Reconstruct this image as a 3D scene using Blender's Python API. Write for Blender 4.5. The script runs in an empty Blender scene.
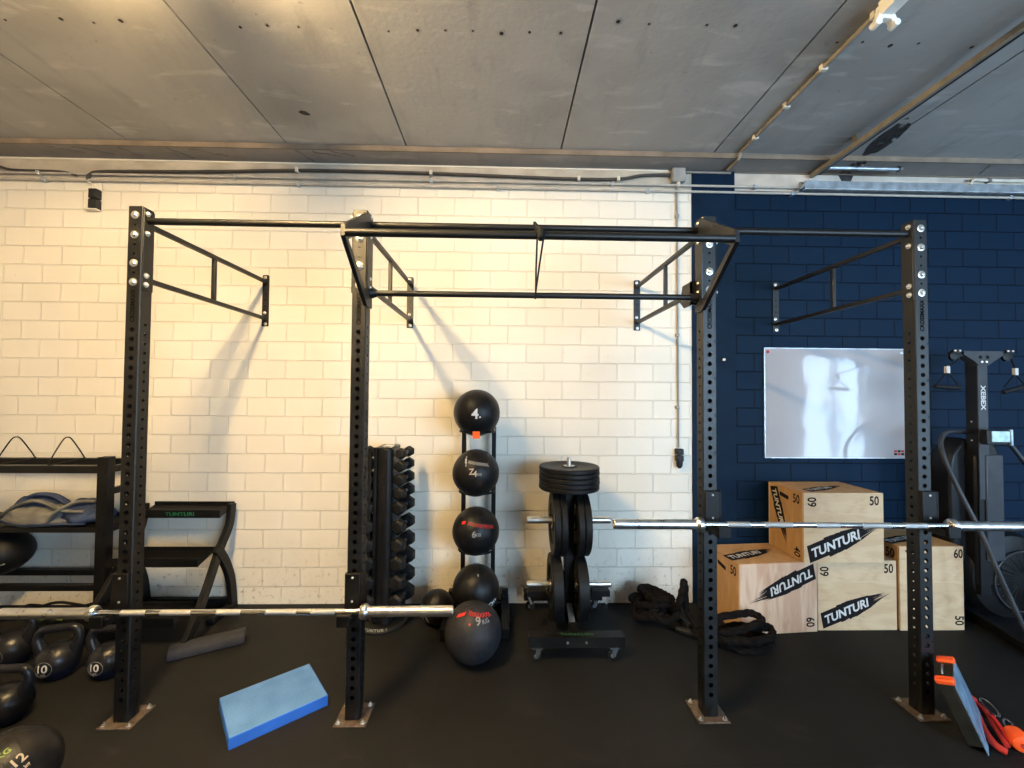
import bpy, math, random
from mathutils import Vector, Matrix, Euler, noise
random.seed(7)
C = bpy.context.scene.collection
sc = bpy.context.scene
PI = math.pi

# ------------------------------------------------------------------ camera, world, exposure
YAW, PITCH, ROLL = .0232, .0252, .0078
cam_d = bpy.data.cameras.new('camera'); cam = bpy.data.objects.new('camera', cam_d); C.objects.link(cam)
cam_d.sensor_width = 36; cam_d.lens = 420/1024*36; cam_d.clip_start = .05
fwd = Vector((math.sin(YAW)*math.cos(PITCH), math.cos(YAW)*math.cos(PITCH), math.sin(PITCH)))
rt = Vector((math.cos(YAW), -math.sin(YAW), 0)); up = rt.cross(fwd)
r2 = rt*math.cos(ROLL)+up*math.sin(ROLL); u2 = up*math.cos(ROLL)-rt*math.sin(ROLL)
cam.matrix_world = Matrix(((r2.x, u2.x, -fwd.x, 0), (r2.y, u2.y, -fwd.y, 0), (r2.z, u2.z, -fwd.z, 1.696), (0, 0, 0, 1)))
sc.camera = cam
sc.view_settings.view_transform = 'Standard'; sc.view_settings.look = 'None'
sc.view_settings.gamma = 1; sc.view_settings.use_curve_mapping = False
sc.view_settings.exposure = 1.26
sc.cycles.use_denoising = True
sc.cycles.max_bounces = 8; sc.cycles.diffuse_bounces = 5; sc.cycles.caustics_reflective = False; sc.cycles.caustics_refractive = False
sc.cycles.sample_clamp_indirect = 6
SKY = 11.0; LAMP = 385.0
wd = bpy.data.worlds.new('sky'); sc.world = wd; wd.use_nodes = True
bg = wd.node_tree.nodes['Background']; bg.inputs[0].default_value = (.52, .75, 1, 1); bg.inputs[1].default_value = SKY
# openings in the wall behind the camera that let the daylight in: (x0, x1, z0, z1)
YB = -3.0
WINS = [(1.9, 5.4, .9, 2.9), (7.22, 8.80, .05, 2.65), (10.0, 10.9, .9, 2.65)]
for (x0, x1, z0, z1) in WINS:      # portals guide the sky light through the openings
    ld = bpy.data.lights.new('daylight_opening', 'AREA'); ld.shape = 'RECTANGLE'; ld.size = x1-x0; ld.size_y = z1-z0
    ld.cycles.is_portal = True
    lo = bpy.data.objects.new('daylight_opening', ld); C.objects.link(lo)
    lo.location = ((x0+x1)/2, YB-.02, (z0+z1)/2); lo.rotation_euler = (PI/2, 0, 0)

# ------------------------------------------------------------------ materials
M = {}
def mat(name, col, rough=.5, metal=0., var=0., vscale=8., bump=0., bscale=60., spec=.22, coat=0., emit=None, var2=None):
    m = bpy.data.materials.new(name); m.use_nodes = True; nt = m.node_tree; b = nt.nodes['Principled BSDF']
    b.inputs['Base Color'].default_value = (*col, 1); b.inputs['Roughness'].default_value = rough; b.inputs['Metallic'].default_value = metal
    b.inputs['Specular IOR Level'].default_value = spec; b.inputs['Coat Weight'].default_value = coat
    tc = nt.nodes.new('ShaderNodeTexCoord')
    if var:
        n = nt.nodes.new('ShaderNodeTexNoise'); n.inputs['Scale'].default_value = vscale; n.inputs['Detail'].default_value = 6
        nt.links.new(tc.outputs['Object'], n.inputs['Vector'])
        r = nt.nodes.new('ShaderNodeMix'); r.data_type = 'RGBA'
        c2 = var2 or tuple(min(1, c*(1+var)+var*.01) for c in col); c1 = tuple(c*(1-var) for c in col)
        r.inputs[6].default_value = (*c1, 1); r.inputs[7].default_value = (*c2, 1)
        cr = nt.nodes.new('ShaderNodeMapRange'); cr.inputs[1].default_value = .3; cr.inputs[2].default_value = .7
        nt.links.new(n.outputs['Fac'], cr.inputs[0]); nt.links.new(cr.outputs[0], r.inputs[0]); nt.links.new(r.outputs[2], b.inputs['Base Color'])
        rr = nt.nodes.new('ShaderNodeMapRange'); rr.inputs[3].default_value = max(.02, rough-.08); rr.inputs[4].default_value = min(1, rough+.08)
        nt.links.new(n.outputs['Fac'], rr.inputs[0]); nt.links.new(rr.outputs[0], b.inputs['Roughness'])
    if bump:
        n2 = nt.nodes.new('ShaderNodeTexNoise'); n2.inputs['Scale'].default_value = bscale; n2.inputs['Detail'].default_value = 4
        nt.links.new(tc.outputs['Object'], n2.inputs['Vector'])
        bp = nt.nodes.new('ShaderNodeBump'); bp.inputs['Strength'].default_value = bump; bp.inputs['Distance'].default_value = .004
        nt.links.new(n2.outputs['Fac'], bp.inputs['Height']); nt.links.new(bp.outputs[0], b.inputs['Normal'])
    if emit:
        b.inputs['Emission Color'].default_value = (*emit[0], 1); b.inputs['Emission Strength'].default_value = emit[1]
    M[name] = m; return m

mat('black_steel', (.0022, .0021, .0022), .44, 0, .25, 12, .2, 300, spec=.42)
mat('dark_steel', (.0026, .0024, .0024), .45, 0, .3, 10, .2, 200, spec=.22)
mat('hole_black', (.004, .004, .004), .9)
mat('zinc', (.75, .74, .70), .3, .9, .12, 40)
mat('chrome', (.86, .85, .83), .16, 1, .05, 30)
mat('satin_steel', (.72, .71, .69), .30, 1, .1, 25)
mat('knurled', (.50, .49, .47), .45, 1, .1, 200, .6, 900)
mat('dark_chrome', (.25, .25, .26), .25, 1, .1, 30)
mat('plate_steel', (.11, .08, .062), .5, .4, .5, 25, .2, 120)
mat('rubber', (.0042, .0042, .0046), .5, 0, .25, 20, .2, 160)
mat('rubber_matt', (.005, .005, .0055), .65, 0, .3, 15, .3, 120)
mat('ball_vinyl', (.0065, .006, .0062), .40, 0, .2, 30, .25, 260)
mat('ball_grey', (.016, .016, .019), .5, 0, .2, 30, .25, 260)
mat('red_print', (.60, .03, .025), .5)
mat('orange', (.85, .10, .02), .5, 0, .1, 20)
mat('orange_tag', (.95, .12, .015), .5)
mat('red_rubber', (.42, .03, .022), .45, 0, .2, 25)
mat('white_print', (.55, .53, .50), .5)
mat('tan_print', (.42, .34, .24), .5)
mat('grey_print', (.20, .20, .20), .5)
mat('green_print', (.02, .15, .06), .5)
mat('green_dim', (.03, .10, .045), .5)
mat('green_bright', (.16, .26, .04), .5)
mat('black_print', (.008, .0065, .007), .7, spec=.1)
mat('dark_letter', (.001, .001, .001), .9, spec=.02)
mat('kettle', (.007, .007, .009), .33, 0, .3, 14, .35, 140, coat=.1)
mat('kettle_base', (.004, .0055, .015), .36, 0, .3, 14)
mat('blue_foam', (.088, .215, .52), .75, 0, .12, 7, .4, 90, spec=.15, var2=(.12, .265, .58))
mat('blue_foam_side', (.035, .15, .55), .7, 0, .1, 9, .2, 90, spec=.2)
mat('bag_light', (.13, .122, .105), .75, 0, .35, 9, .5, 70)
mat('bag_blue', (.026, .040, .085), .75, 0, .5, 10, .5, 70)
mat('rope', (.0045, .0032, .0027), .9, 0, .35, 30, .6, 150, spec=.08)
mat('grey_case', (.08, .115, .16), .5, 0, .45, 14, .2, 60, var2=(.19, .27, .36))
mat('olive_case', (.014, .013, .009), .7, 0, .3, 12)
mat('light_grey_metal', (.34, .42, .50), .4, .6, .2, 12)
mat('galv', (.55, .60, .64), .35, .8, .3, 14)
mat('old_metal', (.16, .145, .13), .5, .3, .35, 18)
mat('pvc_grey', (.30, .29, .27), .5, 0, .15, 12)
mat('pvc_cream', (.62, .57, .47), .5, 0, .15, 12)
mat('cable_grey', (.06, .05, .042), .6, 0, .2, 10)
mat('switch_grey', (.018, .018, .018), .5)
mat('fixture_white', (.78, .76, .70), .45, 0, .08, 10)
mat('foam_grey', (.022, .022, .027), .8, 0, .25, 12, .5, 80)
mat('skierg_black', (.0055, .0055, .006), .4, 0, .2, 10)
mat('skierg_grey', (.035, .037, .042), .42, 0, .2, 10)
mat('screen', (.45, .60, .58), .1, 0, .35, 14)
mat('tube_off', (.75, .75, .74), .3)
mat('tube_lit', (.9, .85, .7), .4, emit=((1, .705, .34), LAMP))
mat('stain', (.035, .033, .030), .9, 0, .5, 30)
mat('conduit_paint', (.40, .37, .32), .45, 0, .15, 12)
mat('conduit_dull', (.24, .22, .19), .6, 0, .2, 12)
mat('crack', (.11, .10, .09), .9)
mat('pit', (.03, .028, .026), .9)
mat('putty', (.34, .32, .29), .9)

def nodes(name):
    m = bpy.data.materials.new(name); m.use_nodes = True; M[name] = m
    return m, m.node_tree, m.node_tree.nodes['Principled BSDF'], m.node_tree.nodes.new, m.node_tree.links.new
def mix(nt, a, b, fac, mode='MIX'):
    n = nt.nodes.new('ShaderNodeMix'); n.data_type = 'RGBA'; n.blend_type = mode
    for s, v in ((6, a), (7, b), (0, fac)):
        if hasattr(v, 'links'): nt.links.new(v, n.inputs[s])
        elif s == 0: n.inputs[0].default_value = v
        else: n.inputs[s].default_value = (*v, 1)
    return n.outputs[2]
def rng(nt, v, a, b, c=0., d=1.):
    n = nt.nodes.new('ShaderNodeMapRange'); nt.links.new(v, n.inputs[0])
    for i, k in enumerate((a, b, c, d)): n.inputs[i+1].default_value = k
    return n.outputs[0]
def noi(nt, vec, scale, detail=5, dist=0., rough=.5):
    n = nt.nodes.new('ShaderNodeTexNoise'); nt.links.new(vec, n.inputs['Vector'])
    n.inputs['Scale'].default_value = scale; n.inputs['Detail'].default_value = detail; n.inputs['Distortion'].default_value = dist; n.inputs['Roughness'].default_value = rough
    return n.outputs['Fac']
def mapping(nt, vec, loc=(0, 0, 0), scale=(1, 1, 1)):
    n = nt.nodes.new('ShaderNodeMapping'); nt.links.new(vec, n.inputs[0]); n.inputs['Location'].default_value = loc; n.inputs['Scale'].default_value = scale
    return n.outputs[0]

def brick(name, c1, c2, mortar, W, Hh, ox, oz, dirt, rough=.6, mbump=.9, spec=.4):
    m, nt, b, N, L = nodes(name)
    tc = N('ShaderNodeTexCoord'); sp = N('ShaderNodeSeparateXYZ'); L(tc.outputs['Object'], sp.inputs[0])
    cb = N('ShaderNodeCombineXYZ'); ax = N('ShaderNodeMath'); ax.operation = 'ADD'; ax.inputs[1].default_value = ox
    az = N('ShaderNodeMath'); az.operation = 'ADD'; az.inputs[1].default_value = oz
    L(sp.outputs[0], ax.inputs[0]); L(sp.outputs[2], az.inputs[0]); L(ax.outputs[0], cb.inputs[0]); L(az.outputs[0], cb.inputs[1])
    t = N('ShaderNodeTexBrick'); L(cb.outputs[0], t.inputs['Vector'])
    t.inputs['Scale'].default_value = 1; t.inputs['Brick Width'].default_value = W; t.inputs['Row Height'].default_value = Hh
    t.inputs['Mortar Size'].default_value = .0050; t.inputs['Mortar Smooth'].default_value = .5; t.inputs['Bias'].default_value = 0
    t.inputs['Color1'].default_value = (*c1, 1); t.inputs['Color2'].default_value = (*c2, 1); t.inputs['Mortar'].default_value = (*mortar, 1)
    ob = tc.outputs['Object']
    col = mix(nt, t.outputs['Color'], tuple(c*.86 for c in c1), rng(nt, noi(nt, ob, 2.2, 4), .45, .75, 0, .5))
    if dirt:     # scuffs and mould spots above the floor
        low = rng(nt, sp.outputs[2], .62, .05)
        spots = rng(nt, noi(nt, ob, 24, 8, .15, .68), .555, .66)
        mul = N('ShaderNodeMath'); mul.operation = 'MULTIPLY'; L(low, mul.inputs[0]); L(spots, mul.inputs[1])
        m2 = N('ShaderNodeMath'); m2.operation = 'MULTIPLY'; L(mul.outputs[0], m2.inputs[0]); m2.inputs[1].default_value = .7
        col = mix(nt, col, (.17, .13, .095), m2.outputs[0])
        small = rng(nt, noi(nt, mapping(nt, ob, (3, 1, 2)), 34, 3), .74, .80, 0, .4)
        col = mix(nt, col, (.3, .24, .18), small)
    L(col, b.inputs['Base Color']); b.inputs['Roughness'].default_value = rough; b.inputs['Specular IOR Level'].default_value = spec
    inv = rng(nt, t.outputs['Fac'], 0, 1, 1, 0)
    bp = N('ShaderNodeBump'); bp.inputs['Strength'].default_value = 1.0; bp.inputs['Distance'].default_value = .008; L(inv, bp.inputs['Height'])
    b2 = N('ShaderNodeBump'); b2.inputs['Strength'].default_value = .12; b2.inputs['Distance'].default_value = .004; L(noi(nt, ob, 45, 5), b2.inputs['Height']); L(bp.outputs[0], b2.inputs['Normal'])
    L(b2.outputs[0], b.inputs['Normal'])
    return m
WBR = .3015; HBR = .1518
brick('white_brick', (.75, .695, .595), (.72, .665, .57), (.80, .75, .65), WBR, HBR, 1.011+WBR/2+WBR*20, -.137+HBR*2, True)
brick('blue_brick', (.0008, .0115, .031), (.0007, .0105, .0285), (.0003, .0035, .011), .301, HBR, -2.105+.301/2+.301*20, -3.117+HBR*22, False, .6, spec=.12)
mat('blue_paint', (.0008, .0105, .029), .6, 0, .2, 6, .3, 40, spec=.12)
mat('white_paint', (.70, .66, .57), .6, 0, .1, 4, .3, 40)
mat('plain_wall', (.55, .53, .50), .7, 0, .1, 3)
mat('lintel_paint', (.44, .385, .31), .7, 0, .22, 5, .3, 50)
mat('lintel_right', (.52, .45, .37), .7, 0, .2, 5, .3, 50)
mat('rust_strip', (.20, .155, .115), .8, 0, .25, 6, .3, 60)
mat('window_frame', (.06, .06, .065), .5)

def concrete(name, base, dark, light):
    m, nt, b, N, L = nodes(name)
    tc = N('ShaderNodeTexCoord'); ob = tc.outputs['Object']
    col = mix(nt, base, dark, rng(nt, noi(nt, ob, 1.1, 6, .4), .42, .68))
    col = mix(nt, col, light, rng(nt, noi(nt, mapping(nt, ob, (0, 0, 0), (1.3, 3.4, 1)), 2.6, 8, .5), .58, .72, 0, .7))
    col = mix(nt, col, tuple(c*.72 for c in dark), rng(nt, noi(nt, mapping(nt, ob, (5, 2, 0), (3, .8, 1)), 3.0, 8, .3), .56, .78, 0, .45))
    col = mix(nt, col, tuple(c*.55 for c in dark), rng(nt, noi(nt, mapping(nt, ob, (9, 2, 0)), 26, 4, 0), .70, .76, 0, .5))
    L(col, b.inputs['Base Color']); b.inputs['Roughness'].default_value = .8; b.inputs['Specular IOR Level'].default_value = .25
    bp = N('ShaderNodeBump'); bp.inputs['Strength'].default_value = .25; bp.inputs['Distance'].default_value = .006; L(noi(nt, ob, 30, 6), bp.inputs['Height']); L(bp.outputs[0], b.inputs['Normal'])
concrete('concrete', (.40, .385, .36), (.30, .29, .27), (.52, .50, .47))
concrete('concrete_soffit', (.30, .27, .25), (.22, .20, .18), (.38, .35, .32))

def wood(name, c1, c2, c3, seed, vert):
    m, nt, b, N, L = nodes(name)
    tc = N('ShaderNodeTexCoord'); ob = tc.outputs['Object']
    s = (7, 7, 1.1) if vert else (2.2, 5, 5)
    g = noi(nt, mapping(nt, ob, (seed, seed*2, seed), s), 1.6, 5, 1.6)
    col = mix(nt, c1, c2, rng(nt, g, .38, .62))
    col = mix(nt, col, c3, rng(nt, noi(nt, mapping(nt, ob, (seed*3, 1, 4), s), 3.2, 4, 1.), .58, .70, 0, .55))
    s2 = (60, 60, 2) if vert else (2, 60, 60)
    col = mix(nt, col, tuple(c*.72 for c in c1), rng(nt, noi(nt, mapping(nt, ob, (0, seed, 0), s2), 2.5, 3), .55, .85, 0, .35))
    L(col, b.inputs['Base Color']); b.inputs['Roughness'].default_value = .6; b.inputs['Specular IOR Level'].default_value = .3
wood('plywood', (.50, .335, .19), (.57, .405, .245), (.41, .265, .145), 1.3, False)
wood('plywood_pink', (.50, .31, .20), (.60, .42, .29), (.42, .23, .145), 4.1, True)
wood('plywood_side', (.38, .215, .09), (.45, .265, .12), (.31, .165, .065), 7.7, True)

m, nt, b, N, L = nodes('soot')
tc = N('ShaderNodeTexCoord'); b.inputs['Base Color'].default_value = (.03, .027, .024, 1); b.inputs['Roughness'].default_value = .9
L(rng(nt, noi(nt, tc.outputs['Object'], 9, 6, .5), .38, .56, 0, .92), b.inputs['Alpha'])

m, nt, b, N, L = nodes('rubber_floor')
tc = N('ShaderNodeTexCoord'); ob = tc.outputs['Object']
col = mix(nt, (.0048, .0048, .0050), (.0085, .0083, .0083), rng(nt, noi(nt, ob, 1.6, 6, .3), .38, .68))
sp1 = rng(nt, noi(nt, ob, 220, 2), .66, .74, 0, .35); col = mix(nt, col, (.032, .03, .03), sp1)
col = mix(nt, col, (.024, .021, .019), rng(nt, noi(nt, mapping(nt, ob, (3, 3, 3), (1, 1.6, 1)), 3.6, 8, .8), .60, .74, 0, .35))
t = N('ShaderNodeTexBrick'); L(mapping(nt, ob, (20.35, 20.05, 0)), t.inputs['Vector']); t.inputs['Scale'].default_value = 1; t.offset = 0
t.inputs['Brick Width'].default_value = 1; t.inputs['Row Height'].default_value = 1; t.inputs['Mortar Size'].default_value = .0022; t.inputs['Mortar Smooth'].default_value = 0
col = mix(nt, col, (.003, .003, .003), t.outputs['Fac'])
L(col, b.inputs['Base Color']); b.inputs['Roughness'].default_value = .68; b.inputs['Specular IOR Level'].default_value = .2
bp = N('ShaderNodeBump'); bp.inputs['Strength'].default_value = .5; bp.inputs['Distance'].default_value = .002; L(noi(nt, ob, 320, 3), bp.inputs['Height']); L(bp.outputs[0], b.inputs['Normal'])

m, nt, b, N, L = nodes('whiteboard')
b.inputs['Base Color'].default_value = (.37, .35, .355, 1); b.inputs['Roughness'].default_value = .07; b.inputs['Specular IOR Level'].default_value = .30; b.inputs['Coat Weight'].default_value = .0
tc = N('ShaderNodeTexCoord')
bp = N('ShaderNodeBump'); bp.inputs['Strength'].default_value = .25; bp.inputs['Distance'].default_value = .01; L(noi(nt, tc.outputs['Object'], 3.5, 2), bp.inputs['Height']); L(bp.outputs[0], b.inputs['Normal']); L(bp.outputs[0], b.inputs['Coat Normal'])

# ------------------------------------------------------------------ mesh builder
ORG = {}
_txt = {}
def text_geo(s, bold=0., fine=False):
    k = (s, bold, fine)
    if k in _txt: return _txt[k]
    cu = bpy.data.curves.new('t', 'FONT'); cu.body = s; cu.size = 1; cu.align_x = 'CENTER'; cu.align_y = 'CENTER'; cu.offset = bold; cu.resolution_u = 3
    ob = bpy.data.objects.new('t', cu); C.objects.link(ob)
    dg = bpy.context.evaluated_depsgraph_get(); me = bpy.data.meshes.new_from_object(ob.evaluated_get(dg))
    if fine:
        import bmesh
        bm = bmesh.new(); bm.from_mesh(me); bmesh.ops.triangulate(bm, faces=bm.faces)
        for _ in range(4):
            es = [e for e in bm.edges if e.calc_length() > .13]
            if not es: break
            bmesh.ops.subdivide_edges(bm, edges=es, cuts=1, use_grid_fill=True); bmesh.ops.triangulate(bm, faces=bm.faces)
        bm.to_mesh(me); bm.free()
    vs = [v.co.copy() for v in me.vertices]; fs = [tuple(p.vertices) for p in me.polygons]
    x0 = min(v.x for v in vs); x1 = max(v.x for v in vs); y0 = min(v.y for v in vs); y1 = max(v.y for v in vs)
    for v in vs: v.x -= (x0+x1)/2; v.y -= (y0+y1)/2
    bpy.data.objects.remove(ob); bpy.data.meshes.remove(me); bpy.data.curves.remove(cu)
    _txt[k] = (vs, fs, x1-x0, y1-y0); return _txt[k]
def frame(axis):
    a = Vector(axis).normalized(); h = Vector((0, 0, 1)) if abs(a.z) < .9 else Vector((1, 0, 0))
    u = a.cross(h).normalized(); return a, u, a.cross(u).normalized()
class MB:
    def __init__(s): s.v = []; s.f = []; s.m = []; s.mats = []
    def mi(s, mt):
        if mt not in s.mats: s.mats.append(mt)
        return s.mats.index(mt)
    def add(s, vs, fs, mt, X=None):
        o = len(s.v); i = s.mi(mt)
        s.v += [(X @ Vector(v)) if X is not None else Vector(v) for v in vs]
        for f in fs: s.f.append(tuple(o+k for k in f)); s.m.append(i)
        return s
    def box(s, x0, x1, y0, y1, z0, z1, mt, X=None):
        return s.add([(x0, y0, z0), (x1, y0, z0), (x1, y1, z0), (x0, y1, z0), (x0, y0, z1), (x1, y0, z1), (x1, y1, z1), (x0, y1, z1)],
                     [(0, 3, 2, 1), (4, 5, 6, 7), (0, 1, 5, 4), (1, 2, 6, 5), (2, 3, 7, 6), (3, 0, 4, 7)], mt, X)
    def bar(s, p0, p1, w, h, mt, side=None):     # rectangular bar from p0 to p1
        p0 = Vector(p0); p1 = Vector(p1); a, u, v = frame(p1-p0)
        if side is not None: u = (Vector(side)-a*Vector(side).dot(a)).normalized(); v = a.cross(u)
        vs = [p+u*i*w/2+v*j*h/2 for p in (p0, p1) for i, j in ((-1, -1), (1, -1), (1, 1), (-1, 1))]
        return s.add(vs, [(3, 2, 1, 0), (4, 5, 6, 7), (0, 1, 5, 4), (1, 2, 6, 5), (2, 3, 7, 6), (3, 0, 4, 7)], mt)
    def lathe(s, prof, o, axis, mt, n=24, X=None, ph=0.):      # prof: (radius, height along axis)
        a, u, v = frame(axis); o = Vector(o); vs = []; fs = []
        for (r, h) in prof:
            for k in range(n):
                t = 2*PI*k/n+ph; vs.append(o+a*h+(u*math.cos(t)+v*math.sin(t))*r)
        for i in range(len(prof)-1):
            for k in range(n):
                k2 = (k+1) % n; fs.append((i*n+k, i*n+k2, (i+1)*n+k2, (i+1)*n+k))
        if prof[0][0] > 1e-6: fs.append(tuple(reversed(range(n))))
        if prof[-1][0] > 1e-6: fs.append(tuple((len(prof)-1)*n+k for k in range(n)))
        return s.add(vs, fs, mt, X)
    def ring(s, r0, r1, h0, h1, o, axis, mt, n=32):        # washer / tube with a bore
        a, u, v = frame(axis); o = Vector(o); vs = []; fs = []
        for (r, h) in ((r0, h0), (r1, h0), (r1, h1), (r0, h1)):
            for k in range(n):
                t = 2*PI*k/n; vs.append(o+a*h+(u*math.cos(t)+v*math.sin(t))*r)
        for i in range(4):
            for k in range(n):
                k2 = (k+1) % n; j = (i+1) % 4; fs.append((i*n+k, i*n+k2, j*n+k2, j*n+k))
        return s.add(vs, fs, mt)
    def cyl(s, p0, p1, r, mt, r1=None, n=16, ch=0.):
        p0 = Vector(p0); p1 = Vector(p1); L_ = (p1-p0).length; r1 = r if r1 is None else r1
        pr = [(r, 0), (r1, L_)] if not ch else [(r-ch, 0), (r, ch), (r1, L_-ch), (r1-ch, L_)]
        return s.lathe(pr, p0, p1-p0, mt, n)
    def tube(s, path, r, mt, n=8, closed=False, rr=None, flat=1.):
        P = [Vector(p) for p in path]; N_ = len(P); vs = []; fs = []
        tan = []
        for i in range(N_):
            if closed: d = P[(i+1) % N_]-P[i-1]
            else: d = P[min(i+1, N_-1)]-P[max(i-1, 0)]
            tan.append(d.normalized())
        a, u, v = frame(tan[0])
        for i in range(N_):
            u = (u-tan[i]*u.dot(tan[i])).normalized(); w = tan[i].cross(u)
            ri = rr[i] if rr else r
            for k in range(n):
                t = 2*PI*k/n; vs.append(P[i]+u*math.cos(t)*ri+w*math.sin(t)*ri*flat)
        for i in range(N_ if closed else N_-1):
            j = (i+1) % N_
            for k in range(n):
                k2 = (k+1) % n; fs.append((i*n+k, i*n+k2, j*n+k2, j*n+k))
        if not closed: fs += [tuple(reversed(range(n))), tuple((N_-1)*n+k for k in range(n))]
        return s.add(vs, fs, mt)
    def prism(s, pts, n, th, mt):           # polygon (3-D points) extruded by th along n
        P = [Vector(p) for p in pts]; d = Vector(n).normalized()*th; k = len(P)
        return s.add(P+[p+d for p in P], [tuple(reversed(range(k))), tuple(range(k, 2*k))]+[(i, (i+1) % k, k+(i+1) % k, k+i) for i in range(k)], mt)
    def plate_holes(s, o, ux, uy, w, L_, holes, mt, th=None, nseg=12):
        """strip of width w along ux, length L_ along uy, with round holes [(t, r)] on its centre line"""
        o = Vector(o); ux = Vector(ux); uy = Vector(uy); holes = sorted(holes); nn = ux.cross(uy).normalized()
        cut = [0.]
        for i, (t_, r) in enumerate(holes):
            lo = (holes[i-1][0]+t_)/2 if i else max(0., t_-.02) if t_-.02 > 0 else t_-r-.001
            hi = (holes[i+1][0]+t_)/2 if i+1 < len(holes) else t_+.02
            lo = max(lo, t_-.025); hi = min(hi, t_+.025)
            if lo-cut[-1] > 1e-6: s.add([o+uy*cut[-1], o+ux*w+uy*cut[-1], o+ux*w+uy*lo, o+uy*lo], [(0, 1, 2, 3)], mt)
            vs = []; c = o+ux*w/2+uy*t_
            for k in range(nseg):
                a = 2*PI*k/nseg; dx, dy = math.cos(a), math.sin(a)
                hx = w/2; hy = (hi-t_) if dy > 0 else (t_-lo)
                sc_ = min(hx/abs(dx) if abs(dx) > 1e-6 else 1e9, hy/abs(dy) if abs(dy) > 1e-6 else 1e9)
                vs.append(c+ux*dx*sc_+uy*dy*sc_)
            # corners
            inner = [c+ux*math.cos(2*PI*k/nseg)*r+uy*math.sin(2*PI*k/nseg)*r for k in range(nseg)]
            deep = [p-nn*.004 for p in inner]
            fs = [(k, (k+1) % nseg, nseg+(k+1) % nseg, nseg+k) for k in range(nseg)]
            fs += [(nseg+k, nseg+(k+1) % nseg, 2*nseg+(k+1) % nseg, 2*nseg+k) for k in range(nseg)]
            s.add(vs+inner+deep, fs, mt)
            for (sx, sy) in ((1, 1), (-1, 1), (-1, -1), (1, -1)):      # fill the square corners
                cp = c+ux*sx*w/2+uy*((hi-t_) if sy > 0 else -(t_-lo))
                hyy = (hi-t_) if sy > 0 else (t_-lo)
                ca = math.atan2(sy*hyy, sx*w/2) % (2*PI); k0 = int(ca/(2*PI/nseg)) % nseg
                s.add([vs[k0], vs[(k0+1) % nseg], cp], [(0, 2, 1)], mt)
            cut.append(hi)
        s.add([o+uy*cut[-1], o+ux*w+uy*cut[-1], o+ux*w+uy*L_, o+uy*L_], [(0, 1, 2, 3)], mt)
    def text(s, st, c, ux, uy, size, mt, off=.0008, bold=0., sx=1., shear=0., fn=None):
        vs, fs, w, h = text_geo(st, bold, fn is not None); c = Vector(c); ux = Vector(ux).normalized(); uy = Vector(uy).normalized(); n = ux.cross(uy)
        k = size/h; out = []
        for v in vs:
            a, b_ = (v.x+shear*v.y)*k*sx, v.y*k
            out.append(fn(a, b_) if fn else c+ux*a+uy*b_+n*off)
        return s.add(out, fs, mt)
    def build(s, name, parent=None, loc=None, ang=35, bevel=0., smooth=True, sub=0):
        org = Vector(loc) if loc is not None else (ORG.get(parent.name, Vector()) if parent else Vector())
        me = bpy.data.meshes.new(name); me.from_pydata([v-org for v in s.v], [], s.f)
        for mt in s.mats: me.materials.append(M[mt])
        me.polygons.foreach_set('material_index', s.m)
        import bmesh
        bm = bmesh.new(); bm.from_mesh(me); bmesh.ops.remove_doubles(bm, verts=bm.verts, dist=1e-6)
        if not hasattr(s, 'keep'): bmesh.ops.recalc_face_normals(bm, faces=bm.faces)
        bm.to_mesh(me); bm.free()
        if smooth:
            me.polygons.foreach_set('use_smooth', [True]*len(me.polygons)); me.set_sharp_from_angle(angle=math.radians(ang))
        me.update()
        o = bpy.data.objects.new(name, me); C.objects.link(o)
        if parent: o.parent = parent
        if loc is not None: o.location = loc
        ORG[o.name] = org
        if bevel:
            bv = o.modifiers.new('bevel', 'BEVEL'); bv.width = bevel; bv.segments = 2; bv.limit_method = 'ANGLE'; bv.angle_limit = .7
        return o
def tag(o, label=None, cat=None, group=None, kind=None):
    for k, v in (('label', label), ('category', cat), ('group', group), ('kind', kind)):
        if v: o[k] = v
    return o
def thing(name, label, cat, loc=(0, 0, 0), group=None, rz=0., local=False):
    o = bpy.data.objects.new(name, None); C.objects.link(o); o.location = loc; o.rotation_euler = (0, 0, rz); o.empty_display_size = .1
    ORG[o.name] = Vector((0, 0, 0)) if local else Vector(loc)
    return tag(o, label, cat, group)
def copy_tree(o, parent=None):
    c = o.copy(); C.objects.link(c)
    if parent: c.parent = parent
    for ch in [k for k in bpy.data.objects if k.parent == o]: copy_tree(ch, c)
    return c
def struct(o): return tag(o, kind='structure')
def smooth_path(pts, k=6, closed=False):       # Catmull-Rom
    P = [Vector(p) for p in pts]; n = len(P); out = []
    for i in range(n if closed else n-1):
        p0, p1, p2, p3 = (P[(i-1) % n], P[i], P[(i+1) % n], P[(i+2) % n]) if closed else (P[max(i-1, 0)], P[i], P[i+1], P[min(i+2, n-1)])
        for j in range(k):
            t_ = j/k; out.append(.5*((2*p1)+(p2-p0)*t_+(2*p0-5*p1+4*p2-p3)*t_*t_+(3*p1-p0-3*p2+p3)*t_**3))
    if not closed: out.append(P[-1])
    return out

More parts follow.
